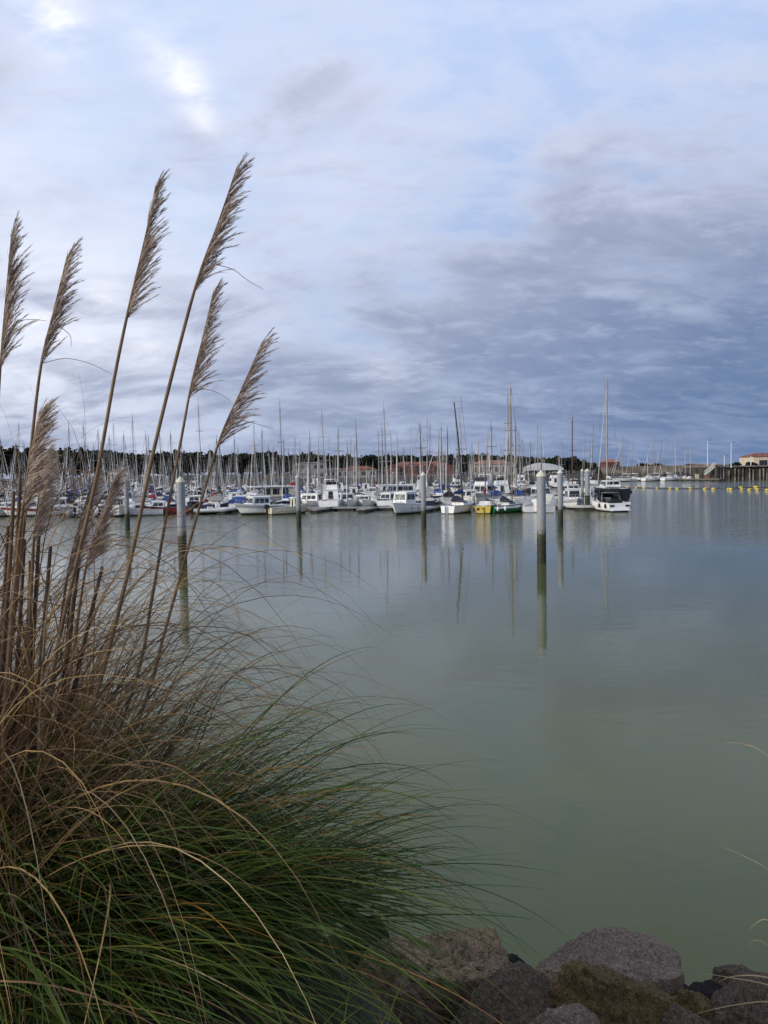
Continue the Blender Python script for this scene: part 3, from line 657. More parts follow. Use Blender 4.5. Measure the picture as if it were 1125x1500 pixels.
# --- the rows behind: a few kinds, copied
random.seed(11)
KIND = []          # (root, description, category, base mast height)
def ks(desc, **kw): KIND.append([sail_yacht(**kw), desc, 'sailing yacht', kw['H'], False])
ks('white yacht with blue sail cover', L=9.5, B=3.1, H=13, cover='cv_blue', hood='cv_blue', stripe='navy', keepglass=True, fine=False)
ks('white yacht with dark sail cover', L=9.0, B=3.0, H=12.5, cover='cv_navy', hood='cv_navy', mast='alu', fine=False)
ks('white yacht with pale sail cover', L=10.2, B=3.3, H=13.6, cover='cv_cream', hood='cv_grey', mast='mast_white', fine=False)
ks('dark blue yacht with grey sail cover', L=10.5, B=3.4, H=14, top='navy', cover='cv_grey', hood='cv_grey', mast='alu', fine=False)
ks('grey-white yacht with dark mast', L=8.6, B=2.9, H=12, top='offwhite', cover='cv_black', hood='cv_black', mast='mast_dark', spread=1, fine=False)
ks('white yacht with red sail cover', L=8.2, B=2.8, H=11.5, cover='cv_red', hood='cv_red', stripe='red', mast='mast_white', spread=1, fine=False)
ks('cream yacht with green sail cover', L=8.8, B=2.9, H=12, top='cream', cover='cv_green', hood='cv_green', mast='mast_varnish', spread=1, fine=False)
ks('white yacht with bare boom', L=7.8, B=2.7, H=11, cover='sail', hood=None, mast='alu', spread=1, fine=False)
NS = len(KIND)
def km(desc, **kw): r, p, F = motor_cruiser(**kw); KIND.append([r, desc, 'motor boat', 0, False])
km('white cabin motor boat', L=7.2, B=2.7, F=1.0, ch=1.2, nside=2, nfront=2, rail=False)
km('white motor boat with blue canopy', L=6.6, B=2.6, F=.95, ch=1.0, nside=2, nfront=2, rail=False, canopy='cv_blue')
km('white flybridge motor boat', L=9.0, B=3.2, F=1.3, ch=1.4, nside=3, nfront=2, rail=False, fly=True)
km('dark-hulled motor boat', L=7.0, B=2.6, top='navy', F=1.0, ch=1.1, nside=2, nfront=2, rail=False)
NB = 0; GEN = []
def generic(k, px, d, row, Hmast=None, head=0.0, wx=None):
    global NB
    kd = KIND[k]
    o = kd[0] if not kd[4] else copy_tree(kd[0]); kd[4] = True
    X = (px-562.5)/FPX*d; o.location = (X, d, 0); o.rotation_euler = (R(random.uniform(-1, 1)), R(random.uniform(-1.6, 1.6)), R(head))
    if k < NS:
        s = (Hmast or kd[3]*random.uniform(.64, .98))/kd[3]
        for ch in o.children:
            if ch.name.split('.')[0] in ('mast', 'rigging', 'furled_jib'): ch.scale = (1, 1, s)
    else: s = 1
    o['category'] = kd[2]; GEN.append((o, kd[1], row, px, s)); NB += 1
# tall masts that stand out, from the photograph: (px of mast, y of top, distance, kind)
def top_to_h(px, ty, d): return at_y(px, ty, d).z
ROWS = ['second row', 'third row', 'fourth row', 'fifth row', 'sixth row', 'rearmost row']
DIST = [(113, 127), (145, 159), (178, 193), (213, 228), (248, 264), (284, 300)]
RMAX = [785, 770, 800, 850, 880, 1015]
used = [[[] for _ in range(2)] for _ in DIST]
TALL = [(32, 622, 1, 0), (66, 618, 2, 2), (107, 622, 1, 4), (127, 621, 1, 1), (168, 620, 2, 2), (196, 610, 2, 4), (299, 592, 1, 1), (375, 620, 1, 2), (414, 590, 2, 4), (477, 603, 1, 2), (455, 635, 0, 4), (527, 622, 0, 4), (568, 594, 0, 2),
        (562, 625, 1, 4), (603, 632, 2, 2), (626, 612, 1, 2), (630, 620, 2, 4), (679, 616, 1, 2), (714, 625, 1, 2), (747, 577, 1, 1), (765, 630, 0, 2), (789, 620, 3, 2), (793, 616, 4, 2), (237, 632, 1, 1), (222, 640, 1, 0), (344, 640, 1, 7), (512, 650, 0, 7), (700, 648, 1, 6), (440, 650, 1, 0), (485, 640, 2, 1), (825, 645, 4, 2), (857, 640, 5, 2), (865, 650, 5, 0), (950, 645, 5, 2), (915, 642, 5, 2), (985, 650, 5, 2), (868, 622, 4, 1), (957, 641, 5, 2), (961, 639, 5, 2), (979, 640, 5, 2), (990, 632, 5, 2), (1004, 642, 5, 1), (1011, 640, 5, 4), (970, 644, 5, 1), (915, 640, 5, 2), (929, 642, 5, 2)]
for px, ty, ri, k in TALL:
    sd = random.randint(0, 1); d = DIST[ri][sd]; head = random.choice((0, 180))+random.uniform(-5, 5)
    if any(abs(px-q) < 2200/d for q in used[ri][sd]): sd = 1-sd; d = DIST[ri][sd]
    if px > 900: head = random.choice((75, 160, 110, 20, -60))
    used[ri][sd].append(px); generic(k, px, d, ri, top_to_h(px, ty, d), head)
for ri, ds in enumerate(DIST):
    for sd, d in enumerate(ds):
        pitch = (3.3, 3.4, 3.8, 4.5, 5.2, 5.6)[ri]*FPX/d; x = -40+random.uniform(0, 20)
        while x < RMAX[ri]:
            if not any(abs(x-q) < pitch*.75 for q in used[ri][sd]) and random.random() < (.90 if x < 620 else .80) and NB < 292:
                k = random.choices(range(len(KIND)), [5, 5, 6, 2, 3, 1.2, 1, 4, 3, 2, 1.2, .6])[0]
                generic(k, x, d+random.uniform(-.8, .8), ri, None, random.choice((0, 180))+random.uniform(-4, 4))
            x += pitch*random.uniform(.9, 1.15)
    a, b = (-60-562.5)/FPX*ds[0], (RMAX[ri]-562.5)/FPX*ds[0]; yy = (ds[0]+ds[1])/2
    pontoon('floating_pontoon', (a, yy), (b, yy), 1.8, 'grey floating pontoon between the moored boats of the '+ROWS[ri], group='walkways of the marina')
def landmark(px):
    L = [(25, 'above the white boat at left edge'), (75, 'behind the left pampas stalks'), (125, 'above the fluffy low plume'), (165, 'between the low plumes'), (205, 'behind the far left pile'), (250, 'behind the red boat'), (290, 'by the pampas-side white pile'), (340, 'behind the inflatable boat'), (395, 'behind the white motor cruiser'), (445, 'behind the houseboat'), (490, 'behind the pontoon pile'), (540, 'behind the empty berth'), (600, 'behind the long motor yacht'), (640, 'behind the pilot-boat pile'), (690, 'behind the leaning dark mast'), (735, 'behind the flybridge cruiser'), (780, 'behind the green boat'), (830, 'behind the stout rusty pile'), (905, 'behind the big black-hulled yacht'), (950, 'beyond the left end of buoy line'), (1200, 'beyond the buoys, left of quay')]
    for x, s in L:
        if px < x: return s
from collections import defaultdict
grp = defaultdict(list)
for g in GEN: grp[(g[1], g[2], landmark(g[3]))].append(g)
ORD = ['leftmost', 'second', 'third', 'fourth', 'fifth', 'sixth', 'seventh', 'eighth']
for (desc, ri, lm), gs in grp.items():
    gs.sort(key=lambda g: g[3])
    for i, g in enumerate(gs):
        lab = f"{desc}, {ROWS[ri]}, {lm}"
        if len(gs) > 1: lab = f"{ORD[i] if i == 0 else ORD[i]+' from left'} {desc}, {ROWS[ri]}, {lm}"
        w = lab.split()
        g[0]['label'] = ' '.join(w[:16]); g[0]['group'] = 'boats of the '+ROWS[ri]
print('generic boats', NB)

# ------------------------------------------------------------------ yellow buoys on their line
def buoy(px, py, s, label):
    p = at_z(px, py); o = MB(); o.ball((0, 0, .10*s), .5*s, 0, 14, 10, (1.1, .9, .50)); o.tube([(-.62*s, 0, .1*s), (-.5*s, 0, .12*s)], .10*s, 8); o.tube([(.5*s, 0, .12*s), (.62*s, 0, .1*s)], .10*s, 8)
    b = o.build('buoy', M['buoy']); b.location = (p.x, p.y, 0); b.rotation_euler = (0, R(random.uniform(-8, 8)), R(random.uniform(-20, 20))); tag(b, label, 'buoy', 'yellow buoys on the boom line')
BX = [(919, 713.8), (932, 714.2), (944, 714.6), (962.5, 715), (982, 715.6), (992, 715.8), (1011.5, 715.6), (1033, 716), (1045, 716.3), (1067, 716.2), (1070.5, 716.8), (1087, 716.8), (1098, 717.4), (1109.5, 717.6), (1123.5, 718)]
BL = ['first yellow buoy right of the black-hulled yacht', 'second yellow buoy right of the black-hulled yacht', 'third yellow buoy right of the black-hulled yacht', 'lone yellow buoy with wide gaps below the moored white yachts', 'left yellow buoy of the close pair below the quay pontoon', 'right yellow buoy of the close pair below the quay pontoon', 'yellow buoy just under the left end of the quay pontoon', 'left yellow buoy of the pair below the gangway', 'right yellow buoy of the pair below the gangway', 'left yellow buoy of the touching pair under the quay', 'right yellow buoy of the touching pair under the quay', 'yellow buoy where the second line starts under the quay', 'yellow buoy in the middle of the crowded right cluster', 'rightmost whole yellow buoy on the front line', 'yellow buoy cut by the right picture edge']
for (px, py), l in zip(BX, BL): buoy(px, py, random.uniform(.62, .78), l)
buoy(1085, 714.6, .9, 'yellow buoy on the rear line at left of the cluster'); buoy(1107, 714, 1.0, 'yellow buoy on the rear line above the rightmost whole buoy')
buoy(773, 713, .9, 'yellow buoy glimpsed behind the stout rusty pile at left'); buoy(816, 711.6, .9, 'yellow buoy in the open water left of the yellow-capped pile')
m = MB(); m.tube([at_z(px, py)+Vector((0, 0, .04)) for px, py in [(905, 713.4)]+BX+[(1200, 719)]], .09, 6); tag(m.build('buoy_rope', M['rope']), 'dark rope threading the yellow buoys across the water', 'rope')
m = MB(); m.tube([at_z(px, py)+Vector((0, 0, .04)) for px, py in [(1068, 715.6), (1085, 714.6), (1107, 714), (1200, 714.4)]], .09, 6); tag(m.build('buoy_rope', M['rope']), 'short second dark rope of the rear buoys at right', 'rope')

# ------------------------------------------------------------------ quay, gangway and breakwater at the right
root = empty('quay', (QX, QY, 0)); QH = at_y(1060, 683.5, QY).z
m = MB(); m.box((75, 17, QH/2-.5), (150, 32, QH+.6)); m.build('quay_wall', M['quaystone'], root)
m = MB(); m.box((75, 16.6, QH+.0), (151, 33.6, .5)); m.build('coping', M['greyconcrete'], root)
PJ = [random.uniform(-.6, .6) for _ in range(36)]
for i in range(36):
    m = MB(); m.tube([(1+i*1.75+PJ[i], .55, -1), (1+i*1.75+PJ[i]*.8, .55, QH-.4-random.uniform(0, 1.2))], .12+random.uniform(0, .16), 8); m.build('fender_post', M['quaypost'], root)
m = MB(); m.tube([(-1.0, -.6, -1), (-1.0, -.6, QH+.6)], .45, 10); m.build('corner_pile', M['mast_dark'], root)
tag(root, 'dark quay wall with weathered vertical posts at the right edge', 'quay')
g0 = at_z(1034, 703); g1 = Vector((QX-1, QY, QH+.1)); g0.z = 1.9
root = empty('gangway', g0); d = g1-g0; m = MB()
for yy in (0, 1.5):
    m.tube([(0, yy, .0), (d.x, yy+d.y, d.z)], .14, 6); m.tube([(0, yy, 1.3), (d.x, yy+d.y, d.z+1.3)], .10, 6)
    for i in range(9): k = i/8; m.tube([(d.x*k, yy+d.y*k, d.z*k), (d.x*k, yy+d.y*k, d.z*k+1.3)], .07, 5)
m.build('railing', M['lampwhite'], root)
m = MB(); m.add([(0, 0, 0), (0, 1.5, 0), (d.x, d.y+1.5, d.z), (d.x, d.y, d.z), (0, 0, -.2), (0, 1.5, -.2), (d.x, d.y+1.5, d.z-.2), (d.x, d.y, d.z-.2)], [(0, 3, 2, 1), (4, 5, 6, 7), (0, 1, 5, 4), (1, 2, 6, 5), (2, 3, 7, 6), (3, 0, 4, 7)]); m.build('walkway', M['greyconcrete'], root)
tag(root, 'white-railed gangway sloping up to the quay', 'gangway')
pontoon('floating_pontoon', at_z(994, 703.8), at_z(1058, 704), 3.0, 'low pale pontoon at the foot of the gangway', group='walkways of the marina', z=.55)
p = at_z(1021, 703.5); m = MB(); m.box((0, 0, 1.35), (1.1, 1.0, 1.7), 0); m.box((0, 0, 2.25), (1.3, 1.2, .12), 0); b = m.build('cabinet', M['hutbeige']); b.location = p; tag(b, 'beige cabinet standing on the pontoon below the gangway', 'cabinet')
p = at_z(1036, 703.5); m = MB(); m.box((0, 0, 1.0), (1.2, .9, .8), 0); m.box((0, 0, 1.44), (1.3, 1.0, .1), 0); b = m.build('crate', M['boxred']); b.location = p; tag(b, 'reddish crate beside the beige cabinet on the pontoon', 'crate')
def lamp(px, by, ty, Y, label):
    b = at_y(px, by, Y); H = at_y(px, ty, Y).z-b.z; root = empty('street_lamp', b); m = MB(); m.tube([(0, 0, -.5), (0, 0, H)], [.22, .13], 8); m.build('pole', M['lampwhite'], root)
    m = MB(); m.tube([(0, 0, H), (.9, 0, H+.15)], .07, 5); m.box((1.0, 0, H+.1), (.7, .3, .15)); m.build('lamp_head', M['mast_dark'], root); tag(root, label, 'street lamp', 'lamp posts on the quay')
lamp(1036.5, 685, 645, 300, 'tall white lamp post rising left of the gangway'); lamp(1071, 683, 648, 272, 'white lamp post on the quay right of the gangway'); lamp(1061, 684, 667, 300, 'short white lamp post between the two tall ones'); lamp(1100, 680, 668, 295, 'short lamp post beside the cream red-roofed building'); lamp(936, 685, 673, 345, 'small distant lamp post behind the moored white yachts')
# breakwater behind the moored yachts
root = empty('breakwater', (0, 0, 0)); m = MB(); a = at_y(880, 692, 330); b = at_y(1062, 690, 330); zt = at_y(980, 682, 330).z
m.loft([[(a.x, 322, -1), (b.x+80, 312, -1)], [(a.x, 330, zt-1.2), (b.x+80, 322, zt-1.0)], [(a.x, 330.2, zt), (b.x+80, 322.2, zt)], [(a.x, 336, zt), (b.x+80, 330, zt)], [(a.x, 345, -1), (b.x+80, 338, -1)]], closed=False, cap0=False, cap1=False); m.build('masonry', M['breakwater'], root)
m = MB(); m.loft([[(a.x, 321.9, -1), (b.x+80, 311.9, -1)], [(a.x, 325.9, zt*.5), (b.x+80, 316.5, zt*.5)]], closed=False, cap0=False, cap1=False); m.build('rock_toe', M['quaystone'], root)
tag(root, 'tan masonry breakwater behind the moored white yachts at right', 'breakwater')

# ------------------------------------------------------------------ buildings on the far shore
def house(px0, px1, top, eave, base, Y, wall, rf, label, depth=10, nwin=4, cat='building', gables=0, storeys=1, hip=.25, name='house'):
    a, b = at_y(px0, base, Y), at_y(px1, base, Y); z0 = LZ-.3; ze = at_y((px0+px1)/2, eave, Y).z; zr = at_y((px0+px1)/2, top, Y).z; W = b.x-a.x
    root = empty(name, ((a.x+b.x)/2, Y, z0)); ze -= z0; zr -= z0
    m = MB(); m.box((0, depth/2, ze/2-.4), (W, depth, ze+.8)); m.build('wall', M[wall], root)
    m = MB(); o = .5; h = W*hip
    m.add([(-W/2-o, -o, ze), (W/2+o, -o, ze), (W/2+o, depth+o, ze), (-W/2-o, depth+o, ze), (-W/2+h, depth/2, zr), (W/2-h, depth/2, zr)], [(0, 1, 5, 4), (1, 2, 5), (2, 3, 4, 5), (3, 0, 4), (3, 2, 1, 0)]); ro = m.build('roof', M[rf], root)
    for g in range(gables):
        gx = -W/2+W*(g+.5)/gables; gw = W/gables*.32; m = MB()
        m.add([(gx-gw, -1.6, ze-.2), (gx+gw, -1.6, ze-.2), (gx, -1.6, ze+(zr-ze)*.9), (gx-gw, depth/2, ze-.2), (gx+gw, depth/2, ze-.2), (gx, depth/2, ze+(zr-ze)*.9)], [(0, 2, 5, 3), (1, 4, 5, 2)]); m.build('gable_roof', M[rf], root)
        m = MB(); m.add([(gx-gw*.9, -1.4, 0), (gx+gw*.9, -1.4, 0), (gx+gw*.9, -1.4, ze-.1), (gx, -1.4, ze+(zr-ze)*.8), (gx-gw*.9, -1.4, ze-.1), (gx-gw*.9, 0, 0), (gx+gw*.9, 0, 0), (gx+gw*.9, 0, ze-.1), (gx, 0, ze+(zr-ze)*.8), (gx-gw*.9, 0, ze-.1)], [(0, 1, 2, 3, 4), (1, 6, 7, 2), (5, 0, 4, 9)]); m.build('gable_wall', M[wall], root)
    for s in range(storeys):
        for i in range(nwin):
            m = MB(); x = -W/2+W*(i+.5)/nwin; hh = ze/storeys; m.box((x, -.04, hh*(s+.55)), (W/nwin*.42, .12, hh*.45)); m.build('window', M['window'], root)
    return tag(root, label, cat)
house(563, 668, 676, 684, 700, 352, 'wall_red', 'rooftile', 'long dark-red building with gabled red tile roof', 12, 9, gables=4, storeys=2)
house(500, 552, 682.5, 688, 700, 350, 'wall_grey', 'rooftile', 'low house with orange-red hipped roof left of the red building', 9, 4)
house(476, 502, 685, 689, 700, 356, 'wall_white', 'roofpale', 'small white house with pale red roof', 8, 3)
house(430, 476, 677, 678.5, 704, 352, 'wall_grey', 'wall_grey', 'grey flat-roofed block behind the masts', 12, 5, storeys=2, name='apartment_block')
house(160, 188, 686, 691, 704, 355, 'wall_cream', 'rooftile', 'orange-roofed house before the pine wood at left', 9, 3)
house(690, 755, 674, 680, 694, 365, 'wall_white', 'roofpale', 'pale house with faded pink roof behind the masts', 10, 6)
house(886, 908, 672, 677, 690, 350, 'wall_red', 'roofpale', 'terracotta building right of the tallest mast', 9, 4)
house(1104, 1160, 663, 668.5, 681, 300, 'wall_cream', 'rooftile', 'cream building with red roof on the quay at right edge', 12, 2, hip=.2)
house(1010, 1032, 679, 681, 685, 420, 'wall_white', 'roofpale', 'tiny distant white house left of the tall lamp post', 8, 3)
house(940, 975, 679.5, 681.5, 685, 430, 'wall_cream', 'roofpale', 'low distant cream building behind the white yachts', 8, 5)
house(1040, 1056, 679, 681, 685, 425, 'wall_grey', 'roofpale', 'tiny distant grey house right of the tall lamp post', 8, 2)
# white curved hall
root = empty('membrane_hall', (at_y(798, 684, 345).x, 345, LZ)); m = MB(); W = 17; rg = []
for i in range(13):
    k = i/12; x = -W/2+W*k; h = 1.6+3.3*math.sin(math.pi*(.15+.72*k))*(1 if k < .5 else .9); rg.append([(x, 0, 1.6), (x, -.8, 1.9), (x, 3, h+.5), (x, 8, h), (x, 8, 0)])
m.loft(rg, smooth=False); m.build('roof', M['tent'], root)
m = MB(); m.box((0, 3.5, .8), (W-1, 6, 1.9)); m.build('wall', M['wall_grey'], root)
for i in range(6): m = MB(); m.box((-W/2+2+i*2.5, .46, .9), (1.4, .12, 1.1)); m.build('window', M['window'], root)
tag(root, 'hall with white curved roof right of the tall masts', 'hall')
# long pale railing of the harbour walk
root = empty('railing', (0, 0, 0)); m = MB(); p0, p1 = at_y(400, 690, 325), at_y(665, 690, 325)
m.tube([(p0.x, 331, 3.6), (p1.x, 331, 3.6)], .06, 5); m.tube([(p0.x, 331, 3.0), (p1.x, 331, 3.0)], .05, 5); m.build('handrail', M['paleconcrete'], root)
m = MB(); n = 30
for i in range(n+1): m.tube([(p0.x+(p1.x-p0.x)*i/n, 331, -1), (p0.x+(p1.x-p0.x)*i/n, 331, 3.6)], .08, 5)
m.build('railing_posts', M['greyconcrete'], root); tag(root, 'long pale railing of the harbour walk behind the masts', 'railing')

# ------------------------------------------------------------------ pine wood and single trees
def crown(m, c, rx, rz, n, leaf, rng, mats=2):
    lob = [(Vector((rng.uniform(-.6, .6)*rx, rng.uniform(-.6, .6)*rx, rng.uniform(-.35, .5)*rz)), rng.uniform(.35, .6)) for _ in range(6)]
    for _ in range(n):
        o, s = rng.choice(lob); d = Vector((rng.gauss(0, 1), rng.gauss(0, 1), rng.gauss(0, 1))).normalized()*(rng.random()**.4)
        p = Vector(c)+o+Vector((d.x*rx*s, d.y*rx*s, d.z*rz*s*1.1)); a = Vector((rng.gauss(0, 1), rng.gauss(0, 1), rng.gauss(0, 1))).normalized(); b = a.orthogonal().normalized(); e = a.cross(b); L = leaf*rng.uniform(.5, 1.3)
        m.add([p-b*L-e*L*.5, p+b*L*.3-e*L, p+b*L+e*L*.4, p-b*L*.2+e*L], [(0, 1, 2, 3)], rng.randrange(mats))
rng = random.Random(5); m = MB()
def topline(px):
    pts = [(-80, 656), (0, 657), (60, 658), (110, 661), (165, 662), (200, 666), (240, 664), (290, 663), (330, 664), (380, 664), (430, 666), (500, 668), (560, 668), (640, 667), (700, 667), (760, 669), (820, 671), (850, 676), (880, 680)]
    for (x0, a), (x1, b) in zip(pts, pts[1:]):
        if px <= x1: return a+(b-a)*(px-x0)/(x1-x0)
    return 681
for row, Y in enumerate((385, 393, 402)):
    px = -70.0
    while px < 870:
        t = topline(px)+rng.uniform(-1.5, 3.0)+(2 if row == 0 else 0); p = at_y(px, t, Y); h = p.z-LZ
        if h > 2:
            r = min(4.6, h*.42)*rng.uniform(.8, 1.15); crown(m, (p.x, Y+rng.uniform(-2, 2), LZ+h*.60), r, h*.46, int(150+34*r), .95, rng)
            m.tube([(p.x, Y, LZ-1), (p.x+rng.uniform(-.5, .5), Y, LZ+h*.7)], [.28, .12], 5, 2)
        px += rng.uniform(8, 12)
tag(m.build('pine_wood', [M['needles'], M['needles2'], M['bark']]), 'dark pine wood along the skyline behind the masts', 'wood', kind='stuff')
def tree(px, top, base, Y, r, label, name='pine_tree', group=None, olive=False):
    b = at_y(px, base, Y); b.z = LZ-.2; h = at_y(px, top, Y).z-b.z; root = empty(name, b); k = MB(); k.tube([(0, 0, -.5), (.2, 0, h*.45), (-.1, 0, h*.8)], [.3, .22, .08], 7); k.tube([(.15, 0, h*.4), (r*.5, .3, h*.68)], [.12, .04], 5); k.tube([(.15, 0, h*.45), (-r*.5, -.3, h*.72)], [.12, .04], 5); k.build('trunk', M['bark'], root)
    k = MB(); crown(k, (0, 0, h*.64), r, h*.42, 320, .6, rng); k.build('crown', [M['needles2' if olive else 'needles'], M['needles']], root); tag(root, label, 'tree', group)
SG = 'single trees in front of the wood'
tree(826, 667, 690, 362, 4.2, 'round dark tree left of the thick brown mast', 'broadleaf_tree', SG); tree(836, 669, 690, 366, 4.0, 'round dark tree right behind the thick brown mast', 'broadleaf_tree', SG); tree(817, 671, 690, 360, 3.4, 'lower dark tree beside the white curved hall', 'broadleaf_tree', SG)
tree(377, 661, 700, 380, 4.6, 'taller pine standing above the wood over the white cruiser', group=SG); tree(161, 657, 704, 378, 5.0, 'broad pine above the small orange-roofed house at left', group=SG); tree(541, 666, 700, 376, 4.6, 'dark pine above the orange hipped roof', group=SG); tree(648, 668, 700, 372, 3.8, 'dark tree at the right end of the long red building', 'broadleaf_tree', SG)
tree(762, 667, 694, 372, 3.8, 'dark tree behind the two tall masts at centre right', 'broadleaf_tree', SG); tree(1103, 677, 684, 296, 2.4, 'low dark bush beside the cream red-roofed building', 'bush', 'bushes along the quay'); tree(1076, 679, 684, 300, 2.2, 'low dark bush right of the quay lamp post', 'bush', 'bushes along the quay')
for i, (px, l) in enumerate([(941, 'low dark bush on the breakwater behind the left white yachts'), (962, 'low dark bush on the breakwater near the clustered masts'), (1014, 'low dark bush on the breakwater left of the lamp post')]): tree(px, 679.5, 686, 352, 3.0, l, 'bush', 'bushes along the quay')

# ------------------------------------------------------------------ boulders
def rock_mat(name, c1, c2, c3, bump=1.0, pits=0.0, dark=None):
    m = bpy.data.materials.new(name); m.use_nodes = True; t = NT(m.node_tree); b = m.node_tree.nodes['Principled BSDF']; tc = t.n('ShaderNodeTexCoord').outputs['Object']
    a = t.noise(tc, 3.2, 8, .62); f = t.noise(tc, 38, 10, .72); g = t.noise(tc, 110, 6, .7)
    col = t.mix(t.ss(a, .36, .64), (*c1, 1), (*c2, 1)); col = t.mix(t.m('MULTIPLY', t.ss(f, .46, .62), .85), col, (*c3, 1)); col = t.mix(t.m('MULTIPLY', t.ss(g, .47, .60), .8), col, (*[x*.28 for x in c1], 1))
    vo = t.n('ShaderNodeTexVoronoi'); t.put(vo.inputs['Vector'], tc); vo.inputs['Scale'].default_value = 26; pit = t.ss(vo.outputs['Distance'], .32, .12)
    sp = t.n('ShaderNodeTexVoronoi'); t.put(sp.inputs['Vector'], tc); sp.inputs['Scale'].default_value = 75
    col = t.mix(t.m('MULTIPLY', t.ss(sp.outputs['Distance'], .22, .10), .55), col, (*[min(1, x*2.6) for x in c3], 1))
    t.put(b.inputs['Base Color'], col); b.inputs['Roughness'].default_value = .92; b.inputs['Specular IOR Level'].default_value = .25
    h = t.m('ADD', t.m('MULTIPLY', f, .6), t.m('MULTIPLY', g, .35)); h = t.m('SUBTRACT', h, t.m('MULTIPLY', pit, pits))
    bn = t.n('ShaderNodeBump'); bn.inputs['Strength'].default_value = bump; bn.inputs['Distance'].default_value = .05; t.put(bn.inputs['Height'], h); t.put(b.inputs['Normal'], bn.outputs[0]); return m
M['rk_tan'] = rock_mat('rock_tan_pitted', (.36, .245, .145), (.24, .165, .105), (.43, .32, .21), 1.0, .8)
M['rk_purple'] = rock_mat('rock_purple_grey', (.29, .21, .155), (.18, .13, .095), (.42, .34, .265), 1.0)
M['rk_ochre'] = rock_mat('rock_ochre_brown', (0.1980, 0.1260, 0.0456), (0.1200, 0.0864, 0.0432), (0.2520, 0.1860, 0.0780), 1.0)
M['rk_dark'] = rock_mat('rock_dark_grey', (0.163, 0.114, 0.079), (0.115, 0.083, 0.059), (0.254, 0.191, 0.137), 1.0)
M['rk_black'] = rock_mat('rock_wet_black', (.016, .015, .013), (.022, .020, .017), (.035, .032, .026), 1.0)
M['rk_pale'] = rock_mat('rock_pale', (.15, .13, .095), (.12, .105, .085), (.19, .17, .14), .8)
import bmesh
def boulder(loc, size, mt, seed, label, rz=0.0, sub=5, rough=.16, cuts=7, group='boulders of the bank', tilt=0.0, planes=(), pit=.5):
    bm = bmesh.new(); bmesh.ops.create_icosphere(bm, subdivisions=sub, radius=1.0); rg = random.Random(seed); off = Vector((seed*7.3, seed*3.1, seed*1.7))
    pl = [(Vector((rg.gauss(0, 1), rg.gauss(0, 1), rg.gauss(0, .8))).normalized(), rg.uniform(.52, .84)) for _ in range(cuts+6)]
    if planes: pl = [(Vector(p[:3]).normalized(), p[3]) for p in planes]+pl[:4]
    for v in bm.verts:
        c = v.co.copy()
        for n, d in pl:
            k = c.dot(n)-d
            if k > 0: c -= n*k*.97
        u = c.normalized()
        c *= 1.16; c += u*(rough*.55*noise.fractal(u*1.1+off, 1.0, 2.0, 3)+rough*.34*noise.fractal(u*4+off, .8, 2.1, 4)+rough*.26*noise.fractal(u*13+off, .5, 2.1, 3)-rough*pit*max(0, noise.noise(u*11+off)-.18))
        v.co = Vector((c.x*size[0], c.y*size[1], c.z*size[2]))
    me = bpy.data.meshes.new('boulder'); bm.to_mesh(me); bm.free(); me.materials.append(M[mt])
    for p in me.polygons: p.use_smooth = True
    o = bpy.data.objects.new('boulder', me); C.objects.link(o); o.location = loc; o.rotation_euler = (R(tilt), 0, R(rz)); tag(o, label, 'boulder', group); return o
boulder(at_y(655, 1488, 4.05), (.47, .42, .43), 'rk_tan', 3, 'tan pitted boulder at the foot of the pampas leaves', 12, 6, .15, pit=1.6, planes=((.1, 0, 1, .70), (-.8, -.3, .6, .78), (.9, -.2, .3, .75), (.2, -1, .35, .7)))
boulder(at_y(884, 1512, 4.25), (.58, .46, .48), 'rk_purple', 9, 'largest purple-grey boulder with rounded top', 4, 6, .11, planes=((.08, -.1, 1, .80), (1, -.25, .1, .72), (-.62, -.1, .75, .80), (.1, -1, .25, .72)))
boulder(at_y(922, 1535, 3.55), (.36, .34, .35), 'rk_ochre', 14, 'ochre-brown boulder in front of the large purple one', 30, 6, .2)
boulder(at_y(730, 1548, 3.6), (.42, .34, .34), 'rk_dark', 21, 'dark grey angular boulder between the tan and ochre ones', 50, 6, .18)
boulder(at_y(1088, 1530, 3.9), (.42, .34, .26), 'rk_dark', 27, 'low rough grey boulder in the bottom right corner', 20, 6, .22)
boulder(at_y(1114, 1458, 4.1), (.11, .10, .11), 'rk_pale', 31, 'small pale stone on top of the low right boulder', 10, 5)
boulder(at_y(1150, 1525, 4.0), (.30, .28, .2), 'rk_dark', 37, 'dark boulder cut by the right picture edge', 60, 5, .2)
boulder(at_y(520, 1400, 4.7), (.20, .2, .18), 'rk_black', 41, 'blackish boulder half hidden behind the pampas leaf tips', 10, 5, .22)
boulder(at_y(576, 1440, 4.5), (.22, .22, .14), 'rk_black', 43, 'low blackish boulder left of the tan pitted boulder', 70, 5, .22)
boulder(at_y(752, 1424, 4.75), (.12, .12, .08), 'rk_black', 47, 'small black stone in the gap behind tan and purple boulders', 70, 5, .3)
boulder(at_y(1040, 1480, 4.4), (.26, .2, .10), 'rk_black', 49, 'flat black stone behind the low right boulder', 70, 5, .3)
